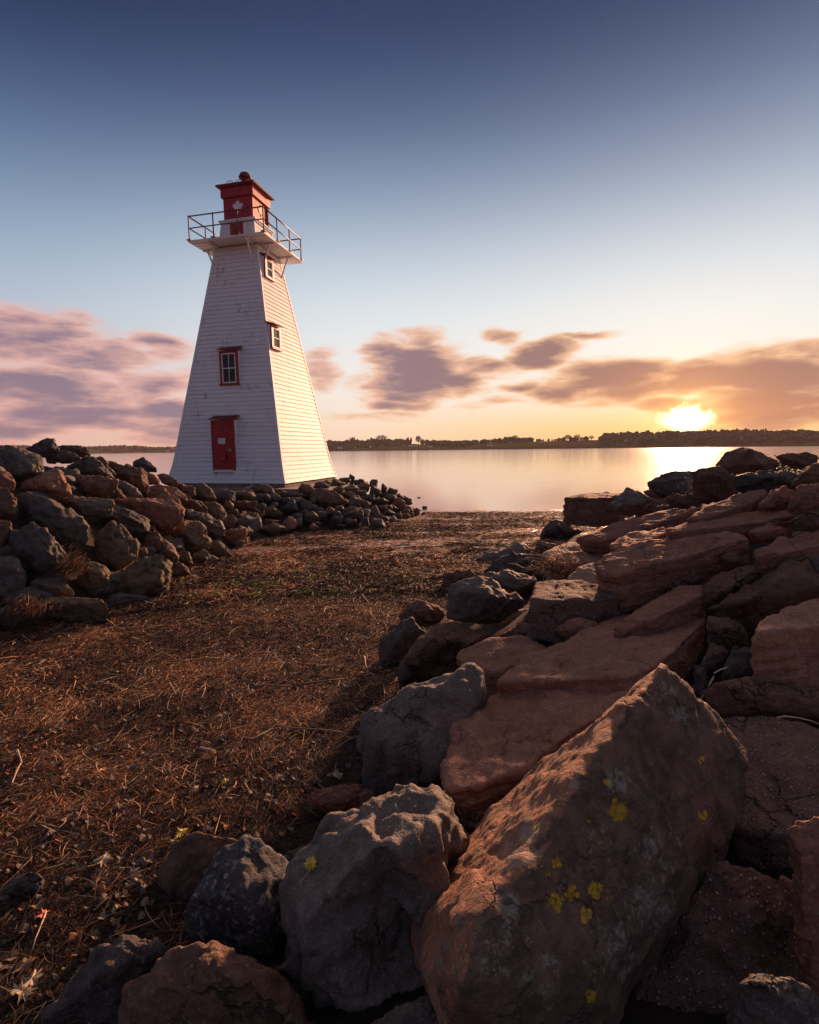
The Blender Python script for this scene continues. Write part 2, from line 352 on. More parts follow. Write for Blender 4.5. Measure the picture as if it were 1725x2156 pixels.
me = grid('beach', xs, ys, lambda P: beach_h(P[:, 0], P[:, 1])+relief(P), M['ground'])
tag(link('beach', me), kind='structure')
xs = np.arange(-22, 23, .12); ys = np.arange(-7, 31, .12)
for nm, k in (('embankment', 0), ('lighthouse_mound', 1), ('breakwater_bank', 2)):
    me = grid(nm, xs, ys, lambda P: banks(P)[k]-.16+.05*fbm(np.c_[P, P[:, :1]*0]*2.1, 3, 5), M['soil'], keep=lambda P: polydist(P, (LEFT, MOUND, RIGHT)[k]) > -.1)
    tag(link(nm, me), kind='structure')
# ---------------------------------------------------------------- water
m, gg = newmat('still_water'); t = gg.n('ShaderNodeTexCoord').outputs['Object']
nw = gg.noise(gg.v('MULTIPLY', t, (.25, 1.2, 1)), 1.2, 4, .5)
finish(gg, (.64, .585, .56, 1), gg.ss(nw, .3, .7, .09, .12), nw, .03, .03, .8, 0, {'IOR': 1.8}); M['water'] = m
bm = bmesh.new()
for (x0, x1, y0, y1) in [(-9000, 9000, 16, 9000)]:
    bm.faces.new([bm.verts.new(p) for p in ((x0, y0, 0), (x1, y0, 0), (x1, y1, 0), (x0, y1, 0))])
me = bpy.data.meshes.new('water'); bm.to_mesh(me); bm.free(); me.materials.append(M['water'])
tag(link('water', me), kind='structure')
# ---------------------------------------------------------------- rocks
def planes(P):
    bm = bmesh.new(); [bm.verts.new(p) for p in P]
    bmesh.ops.convex_hull(bm, input=bm.verts, use_existing_faces=False)
    bm.normal_update(); N = []; D = []
    for f in bm.faces:
        if f.calc_area() < 1e-9: continue
        n = np.array(f.normal); d = n@np.array(f.verts[0].co)
        if d < 0: n, d = -n, -d
        if d > 1e-5: N.append(n); D.append(d)
    bm.free(); return np.array(N), np.array(D)
def hullrock(pts, lvl, seed, pw=60, amp=.035, cuts=5, cutd=(.86, .97), fine=.008, bed=None, bedamp=.0, extra=None, facet=.26):
    """a quarried stone: convex block with rounded arrises, extra split faces, chips and bedding"""
    r = np.random.default_rng(seed); pts = np.asarray(pts, float); c = pts.mean(0); Q = pts-c
    w, E = np.linalg.eigh(np.cov(Q.T)); ext = np.sqrt(np.maximum(w, 1e-6)); ext = np.maximum(ext, ext.max()*.22)
    N, D = planes(Q)
    size = float(np.mean(np.ptp(Q@E, axis=0)))
    for _ in range(cuts):
        n = r.normal(size=3); n /= np.linalg.norm(n); s = (Q@n).max()
        N = np.vstack([N, n]); D = np.append(D, s*r.uniform(*cutd))
    U, F = ico(lvl); dirs = (U*ext)@E.T; dirs /= np.linalg.norm(dirs, axis=1, keepdims=True)
    q = np.maximum((dirs@N.T)/D[None], 1e-6)
    qm = q.max(1); t = 1/(qm*((q/qm[:, None])**pw).sum(1)**(1/pw))
    V = dirs*t[:, None]
    if np.linalg.det(E) < 0: F = F[:, ::-1]
    Nn = vnormals(V, F)
    if (Nn*dirs).sum() < 0: F = F[:, ::-1]; Nn = -Nn
    o = r.uniform(0, 50, 3); S = V/size
    # broken faces: the surface is split into patches that each tip their own way
    d = np.zeros(len(V)); W = V+.05*size*np.stack([fbm(S*6+o+a, 2, seed+a) for a in range(3)], 1)
    for K, sl, sh in ((20, facet*.36, 400.0), (110, facet*.42, 2600.0)):
        sd = V[r.integers(0, len(V), K)]; gr = r.normal(size=(K, 3))*sl; of = r.normal(size=K)*.006*size*(facet/.26)*(20/K)**.5
        D2 = ((W**2).sum(1)[:, None]+(sd**2).sum(1)[None]-2*W@sd.T)/size**2; w_ = np.exp(-(D2-D2.min(1, keepdims=True))*sh); w_ /= w_.sum(1, keepdims=True)
        d += (w_*(of[None]+V@gr.T-(sd*gr).sum(1)[None])).sum(1)
    d += size*amp*(.30*fbm(S*2.3+o, 3, seed) + .45*fbm(S*7+o, 4, seed+5, .6, ridge=True)-.3)
    d += fine*fbm(V*9+o, 4, seed+3, .65)
    if bed is not None:
        b = np.asarray(bed, float); b /= np.linalg.norm(b)
        h = (V@b)/size*9 + .8*fbm(S*2+o, 2, seed+8)
        st = vnoise(np.c_[h*1.7, S[:, 0]*1.2, S[:, 1]*1.2]+o, seed)
        fl = h-np.floor(h); d += size*bedamp*(1-np.abs(Nn@b))*(st+.6*(fl*fl*(3-2*fl)-.5))
    if extra is not None: d += extra(V+c, Nn)
    V = V+Nn*d[:, None]
    return V+c, F
NR = [0]
def place_rock(V, F, mat, label, group=None, name='boulder', attrs=None, cat='rock'):
    base = V.mean(0); base[2] = V[:, 2].min()
    me = npmesh(name, V-base, F, M[mat], True, attrs)
    o = link(name, me, loc=base); tag(o, label, cat, group); NR[0] += 1
    return o
VX = {'L': (.30515, 0, 894.7), 'M': (.2746, 473.7, 894.7), 'R': (.45065, 947.4, 921.05), 'F': (.45767, 736.8, 1157.9), 'C': (.5727, 736.8, 1368.4), 'B': (.5187, 0, 1578.9), 'U': (1, 0, 0)}
def T(view, p):
    k, a, b = VX[view]; return a+p[0]*k, b+p[1]*k
def lvl_for(px): return 6 if px > 330 else 5 if px > 62 else 4 if px > 26 else 3
def bould(view, poly, mat, label, thick=.75, lift=.12, which='LMR', dd=0.0, front=.55, amp=.032, cuts=4, bedamp=0.0, tilt=0.0, pw=70, group=None, extra3=(), fine=.006, shrink=1.0):
    """block whose outline is `poly`; it stands on the bank surface found behind the outline's centre"""
    uv = np.array([T(view, p) for p in poly]); c = uv.mean(0)
    _, t0 = hit(c[0], c[1], lift, which); t0 += dd
    vd = ray(*c); vdn = vd/np.linalg.norm(vd)
    wpx, hpx = np.ptp(uv[:, 0]), np.ptp(uv[:, 1]); sz = math.sqrt(wpx*hpx)/FPX*t0
    seed = int(abs(c[0]*13+c[1]*7)) % 9973; r = np.random.default_rng(seed)
    cen = CAMP+vd*t0; th = thick*sz
    ring = []
    for p in uv:
        q = c+(p-c)*1.06*shrink; d = ray(*q)
        # the upper rim leans back with the slope, the lower rim comes forward
        tt = t0*(1+0.0) + tilt*sz*(-(q[1]-c[1])/max(hpx, 1))
        ring.append(CAMP+d*tt)
    ring = np.array(ring); P = [ring]
    kf = int(r.integers(3, 5)); a0 = r.uniform(0, 1)
    def pick(k, sc, js, off, jo):   # a few corners only, so the faces stay large and flat
        rc = ring.mean(0); idx = (a0+np.arange(k)/k)*len(ring); P_ = []
        for i_ in idx:
            i0 = int(i_) % len(ring); f_ = i_-int(i_); q_ = ring[i0]*(1-f_)+ring[(i0+1) % len(ring)]*f_
            P_.append(rc+(q_-rc)*(sc+r.uniform(-js, js))+vdn*th*(off+r.uniform(-jo, jo)))
        return np.array(P_)
    fr = pick(kf, front, .2, -.42, .16); bk = pick(4, .75, .1, .55, .1)
    P = np.vstack([ring, fr, bk])
    for (x, y, fw) in extra3:
        q = T(view, (x, y)); P = np.vstack([P, (CAMP+ray(*q)*t0-vdn*fw*sz)[None]])
    V, F = hullrock(P, lvl_for(max(wpx, hpx)), seed, pw, amp, cuts//2, (.86, .98), fine, bed=(r.uniform(-.4, .1), r.uniform(-.3, .3), 1), bedamp=bedamp)
    return place_rock(V, F, mat, label, group)
def slab(view, poly, mat, label, nrm=(0, 0, 1), thick=.3, lift=.2, dd=0.0, amp=.018, bedamp=.03, which='LMR', t_at=None, cuts=0, pw=80, under=.92, fine=.006, extra=None, raw=False):
    """flat block: `poly` is the outline of its top face, which lies in a plane of normal `nrm`"""
    uv = np.array([T(view, p) for p in poly]); c = uv.mean(0)
    if t_at is None: A, t0 = hit(c[0], c[1], lift, which); t0 += dd
    else: t0 = t_at
    A = CAMP+ray(*c)*t0; n = np.array(nrm, float); n /= np.linalg.norm(n)
    top = []
    for p in uv:
        d = ray(*p); k = ((A-CAMP)@n)/(d@n); top.append(CAMP+d*k)
    top = np.array(top); tc_ = top.mean(0)
    P = np.vstack([top, tc_+(top-tc_)*under-n*thick])
    if raw: return P
    wpx = max(np.ptp(uv[:, 0]), np.ptp(uv[:, 1]))
    seed = int(abs(c[0]*13+c[1]*7)) % 9973
    V, F = hullrock(P, lvl_for(wpx), seed, pw, amp, cuts, (.9, .98), fine, bed=n, bedamp=bedamp, extra=extra, facet=.13)
    return place_rock(V, F, mat, label)
# ---------------------------------------------------------------- left bank, boulder by boulder
GL = 'large boulders heaped on the left bank'
LB = [
 ([(0,155),(60,150),(130,160),(290,225),(300,290),(290,340),(200,385),(110,400),(60,330),(-60,290),(-60,170)], 'grey', 'broad grey brown boulder at the left end of the skyline of the left bank', {}),
 ([(185,165),(270,115),(340,97),(375,105),(400,170),(370,200),(310,225),(230,190)], 'dark', 'dark pointed boulder topping the left bank, the highest stone there', {}),
 ([(400,145),(470,150),(520,140),(570,155),(625,180),(628,205),(560,222),(530,205),(460,180),(410,170)], 'brown', 'flat brown stone on the skyline right of the highest boulder of the left bank', {}),
 ([(310,205),(340,185),(440,170),(520,205),(555,235),(500,260),(400,270),(330,260)], 'dark', 'low dark stone tucked under the flat brown skyline stone', {}),
 ([(-70,300),(60,330),(105,390),(100,430),(85,455),(-70,430)], 'red', 'rusty rounded stone at the left picture edge below the broad skyline boulder', {}),
 ([(95,440),(120,410),(250,355),(370,300),(430,310),(445,350),(495,480),(400,500),(300,495),(200,480),(120,465)], 'red', 'reddish wedge boulder with a sharp upper right corner in the left bank', {'amp':.022}),
 ([(430,320),(460,300),(560,240),(600,210),(650,220),(680,270),(740,320),(800,380),(700,380),(560,340),(470,330)], 'dark', 'dark peaked boulder left of the water gap in the left bank', {}),
 ([(430,330),(520,330),(740,365),(805,380),(800,440),(760,490),(700,502),(600,500),(500,470),(450,400)], 'brown', 'long brown boulder with a square right end under the dark peaked one', {}),
 ([(660,225),(700,215),(750,260),(740,300),(690,280)], 'brown', 'small brown stone on the right shoulder of the dark peaked boulder', {}),
 ([(740,280),(780,310),(800,340),(795,375),(740,340),(720,300)], 'dark', 'small dark stone wedged right of the dark peaked boulder', {}),
 ([(750,265),(850,280),(890,300),(980,300),(1010,340),(1025,420),(1000,495),(930,450),(810,380),(800,330)], 'brown', 'big blunt brown boulder right of the peaked one, below the water', {}),
 ([(915,260),(950,235),(990,222),(1010,245),(1050,285),(1080,300),(1080,325),(1020,330),(970,310),(915,295)], 'dark', 'dark knobby stone standing up against the water left of the lighthouse', {'dd':1.2}),
 ([(855,280),(875,265),(910,280),(905,300),(870,295)], 'dark', 'small dark stone left of the knobby one against the water', {'dd':1.6}),
 ([(1085,345),(1120,335),(1170,345),(1220,380),(1238,425),(1180,420),(1110,395)], 'brown', 'brown rounded stone touching the left foot of the lighthouse', {}),
 ([(1010,325),(1070,345),(1105,385),(1100,410),(1020,410)], 'red', 'small rusty stone between the knobby stone and the lighthouse', {}),
 ([(805,375),(850,385),(930,430),(990,500),(870,505),(830,440),(800,420)], 'grey', 'pale grey slanting slab in the middle of the left bank', {'thick':.5}),
 ([(770,490),(800,430),(840,450),(860,505),(800,510)], 'dark', 'small dark stone left of the pale slanting slab', {}),
 ([(1010,430),(1100,415),(1200,430),(1290,500),(1290,525),(1180,520),(1050,500)], 'red', 'smooth reddish boulder below the lighthouse corner on the left bank', {'amp':.02}),
 ([(1010,500),(1050,470),(1130,440),(1230,520),(1240,550),(1100,530)], 'red', 'reddish humped stone just above the big overhanging red block', {}),
 ([(790,515),(1000,508),(1100,510),(1230,545),(1268,580),(1240,670),(1160,735),(1120,740),(1040,700),(1010,640),(930,590),(850,540)], 'red', 'big red block overhanging to the right, glowing orange in the sun', {'dd':-.5,'thick':.6,'amp':.022,'cuts':1}),
 ([(-70,430),(60,450),(110,510),(125,580),(110,650),(70,665),(-70,640)], 'brown', 'upright brown boulder at the left edge, middle of the bank', {}),
 ([(115,540),(130,490),(200,470),(330,490),(430,560),(560,640),(600,700),(605,760),(590,810),(500,850),(430,880),(330,830),(240,700),(120,640)], 'dark', 'largest dark blue grey boulder, slanting down to the right in the left bank', {'amp':.025,'thick':.6}),
 ([(390,500),(470,488),(640,500),(780,520),(792,570),(760,620),(640,670),(580,665),(500,600)], 'grey', 'wide grey boulder with a flat top left of the overhanging red block', {}),
 ([(590,680),(720,600),(850,580),(980,620),(1025,650),(1030,720),(1010,800),(950,830),(900,780),(760,680),(700,700)], 'dark', 'dark boulder right under the overhanging red block', {'dd':.2}),
 ([(-70,650),(70,670),(88,710),(50,800),(20,850),(-70,850)], 'brown', 'brown stone at the left edge above the lowest boulders', {}),
 ([(55,780),(100,720),(200,665),(330,740),(370,790),(460,880),(468,1030),(400,1080),(250,1095),(180,1080),(130,950),(60,850)], 'dark', 'dark craggy boulder low in the left bank above the straw', {'amp':.045,'thick':.6}),
 ([(700,720),(790,672),(860,720),(930,800),(950,880),(940,920),(800,1010),(750,1020),(640,970),(615,900),(700,800)], 'olive', 'mossy grey olive boulder leaning left in the lower left bank', {}),
 ([(1010,740),(1040,730),(1090,760),(1190,830),(1225,900),(1215,950),(1190,975),(1110,960),(1020,890),(1000,820)], 'brown', 'craggy brown boulder with a ridge, right of the mossy one', {'amp':.045}),
 ([(1140,735),(1190,690),(1280,655),(1370,670),(1415,700),(1445,820),(1430,850),(1310,900),(1220,860),(1170,790)], 'olive', 'big tan boulder with a crusted top near the beach in the left bank', {}),
 ([(-60,905),(90,910),(135,940),(140,970),(175,1040),(160,1150),(90,1220),(-60,1230)], 'grey', 'grey boulder at the left edge beside the lower straw heap', {}),
 ([(540,960),(620,945),(720,985),(752,1020),(745,1075),(700,1120),(600,1150),(530,1100)], 'olive', 'round mossy boulder with dry straw on its left side', {}),
 ([(250,1095),(340,1100),(450,1100),(505,1130),(500,1185),(360,1180),(290,1130)], 'brown', 'small flat brown stone lying just behind the square block', {}),
 ([(620,1165),(700,1110),(850,1070),(900,960),(1000,910),(1080,890),(1130,895),(1160,930),(1172,1040),(1165,1160),(1120,1220),(1000,1245),(850,1250),(720,1230)], 'olive', 'large tan ledge boulder at the foot of the left bank, on the beach', {'amp':.035,'bedamp':.03,'thick':.7,'front':.62}),
 ([(950,850),(1010,850),(1018,890),(960,915),(940,890)], 'olive', 'fist of tan stone behind the large ledge boulder', {}),
 ([(1175,1010),(1240,950),(1290,985),(1315,1030),(1300,1050),(1200,1060)], 'brown', 'brown wedge stone on the beach right of the large ledge boulder', {}),
 ([(1225,880),(1290,868),(1320,920),(1330,960),(1290,970),(1230,930)], 'olive', 'tan stone behind the brown wedge on the beach edge', {}),
 ([(1330,900),(1400,855),(1440,880),(1430,930),(1380,960),(1330,950)], 'olive', 'olive stone on the beach edge left of the flat crusted one', {}),
 ([(1440,860),(1450,810),(1500,800),(1560,840),(1600,900),(1520,930),(1440,930)], 'olive', 'low crusted olive stone sloping into the beach litter', {}),
 ([(1250,600),(1400,600),(1520,670),(1550,720),(1540,760),(1470,785),(1420,700),(1300,650)], 'dark', 'dark rounded boulder right of the overhanging red block', {}),
 ([(1240,560),(1300,510),(1380,525),(1430,575),(1430,620),(1300,600)], 'brown', 'brown stone above the dark rounded boulder, right of the red block', {}),
 ([(1400,540),(1480,530),(1550,600),(1580,700),(1560,720),(1500,660),(1440,600)], 'brown', 'slanting brown stone with a sunlit right side', {}),
 ([(1340,490),(1350,430),(1410,405),(1460,440),(1495,510),(1430,530)], 'olive', 'peaked tan stone in front of the left half of the lighthouse', {}),
 ([(1470,460),(1550,445),(1620,460),(1600,510),(1620,540),(1520,540)], 'dark', 'dark stone below the lighthouse door', {}),
 ([(1220,400),(1345,430),(1345,490),(1300,500),(1230,440)], 'brown', 'brown stone half hidden at the left corner of the lighthouse footing', {}),
 ([(1540,760),(1570,720),(1640,720),(1700,715),(1705,750),(1680,790),(1620,850),(1550,830)], 'red', 'split rusty stone catching the sun at the beach edge', {}),
 ([(1620,650),(1700,640),(1730,650),(1735,740),(1650,720)], 'grey', 'grey stone above the split rusty one', {}),
 ([(1030,690),(1060,690),(1080,720),(1050,735),(1030,720)], 'red', 'small red stone under the overhanging red block', {}),
 ([(1110,770),(1180,760),(1205,820),(1190,840),(1130,790)], 'red', 'red stone peeping out behind the craggy ridge boulder', {'dd':.3}),
]
for poly, mt, lb, kw in LB: bould('L', poly, mt, lb, group=GL, **kw)
# the square block is a cut slab with a flat top
slab('L', [(280,1195),(330,1182),(430,1178),(600,1190),(705,1198),(735,1222),(580,1232),(420,1226),(290,1222)], 'olive', 'long square-cut tan block lying on the beach at the foot of the left bank', (-.05,-.35,1), .44, which='L', lift=.34, under=.97, pw=60, amp=.022, cuts=2)
# ---------------------------------------------------------------- riprap round the lighthouse
GM = 'riprap stones heaped round the lighthouse footing'
MB = [(150,545,200,90),(290,570,110,100),(145,615,200,100),(280,480,150,70),(440,530,110,60),(380,560,120,70),(530,545,130,60),(530,590,140,80),(620,505,140,90),(500,640,130,110),(625,625,110,110),(780,570,235,155),(670,600,70,70),(740,470,110,80),(770,450,80,50),(860,445,110,70),(875,510,90,80),(715,500,60,30),(920,430,80,50),(975,405,50,55),(1000,440,80,50),(1050,435,60,50),(960,490,110,70),(1070,480,90,80),(1145,455,65,75),(1150,510,90,90),(1215,485,60,70),(1215,540,90,70),(1280,515,80,60),(1030,520,100,50),(950,535,100,50),(1000,560,90,50),(1100,560,90,60),(1190,590,130,60),(1275,570,110,70),(1340,560,60,60),(1385,590,90,80),(1340,610,90,90),(1480,615,140,100),(1535,635,40,30),(1250,640,80,60),(1000,600,120,90),(900,590,60,50),(1075,610,60,50),(970,660,110,60),(1075,680,90,80),(1140,670,80,90),(1200,640,80,50),(1260,680,100,50),(1300,640,70,40),(1390,665,60,40),(1395,700,80,40),(1335,700,60,40),(1290,725,80,50),(1215,720,90,50),(1170,770,130,100),(1235,765,50,40),(1075,740,90,90),(985,690,130,80),(960,740,90,50),(860,730,110,70),(870,690,70,60),(800,670,100,70),(730,660,70,60),(740,700,80,80),(660,710,130,90),(700,755,90,50),(680,785,80,60),(610,680,80,60),(555,710,110,80),(560,750,80,80),(490,765,110,110),(450,800,60,60),(350,800,170,90),(360,745,150,60),(350,670,160,90),(260,690,90,70),(200,710,130,90),(180,770,190,130),(180,810,80,80),(240,660,60,30),(70,670,80,50),(110,700,60,40),(30,740,110,90),(110,820,110,80),(60,850,90,110),(150,885,60,60),(110,910,80,60),(285,630,80,60),(380,620,80,50),(470,580,80,50),(890,775,90,30),(690,640,60,60),(880,640,90,50),(1430,590,60,50),(30,560,90,60),(25,620,80,70),(330,520,90,60)]
SPEC = {11: ('brown', 'largest squarish stone in the middle of the riprap under the lighthouse'), 38: ('dark', 'lone large stone at the right tip of the riprap by the water'),
        55: ('dark', 'squat dark stone standing out on the beach at the foot of the riprap'), 19: ('dark', 'small pointed stone topping the riprap right of the lighthouse'),
        0: ('olive', 'pale tan stone just below the lighthouse door side of the footing'), 71: ('red', 'rusty upright stone with a sunlit right face at the riprap foot'),
        78: ('dark', 'big smooth stone at the left foot of the lighthouse riprap'), 67: ('red', 'small red stone lying on the beach in front of the riprap')}
for i, (x, y, w, h) in enumerate(MB):
    r = random.Random(i*31+5); k = r.randint(4, 6); ph = r.uniform(0, 6.28)
    poly = []
    for j in range(k):
        a = ph+(j+r.uniform(-.25, .25))*6.283/k; q = r.uniform(.86, 1.28)
        poly.append((x+math.cos(a)*w*.53*q, y+math.sin(a)*h*.53*q))
    mt, lb = SPEC.get(i, (r.choice(['dark', 'brown', 'brown', 'grey', 'dark', 'olive' if r.random() < .5 else 'brown']), 'small angular brown riprap stone in the heap round the lighthouse footing'))
    bould('M', poly, mt, lb, thick=.85, lift=.10, which='LM', dd=0.0 if y > 470 else .3, group=GM, amp=.03, cuts=6, fine=.004)
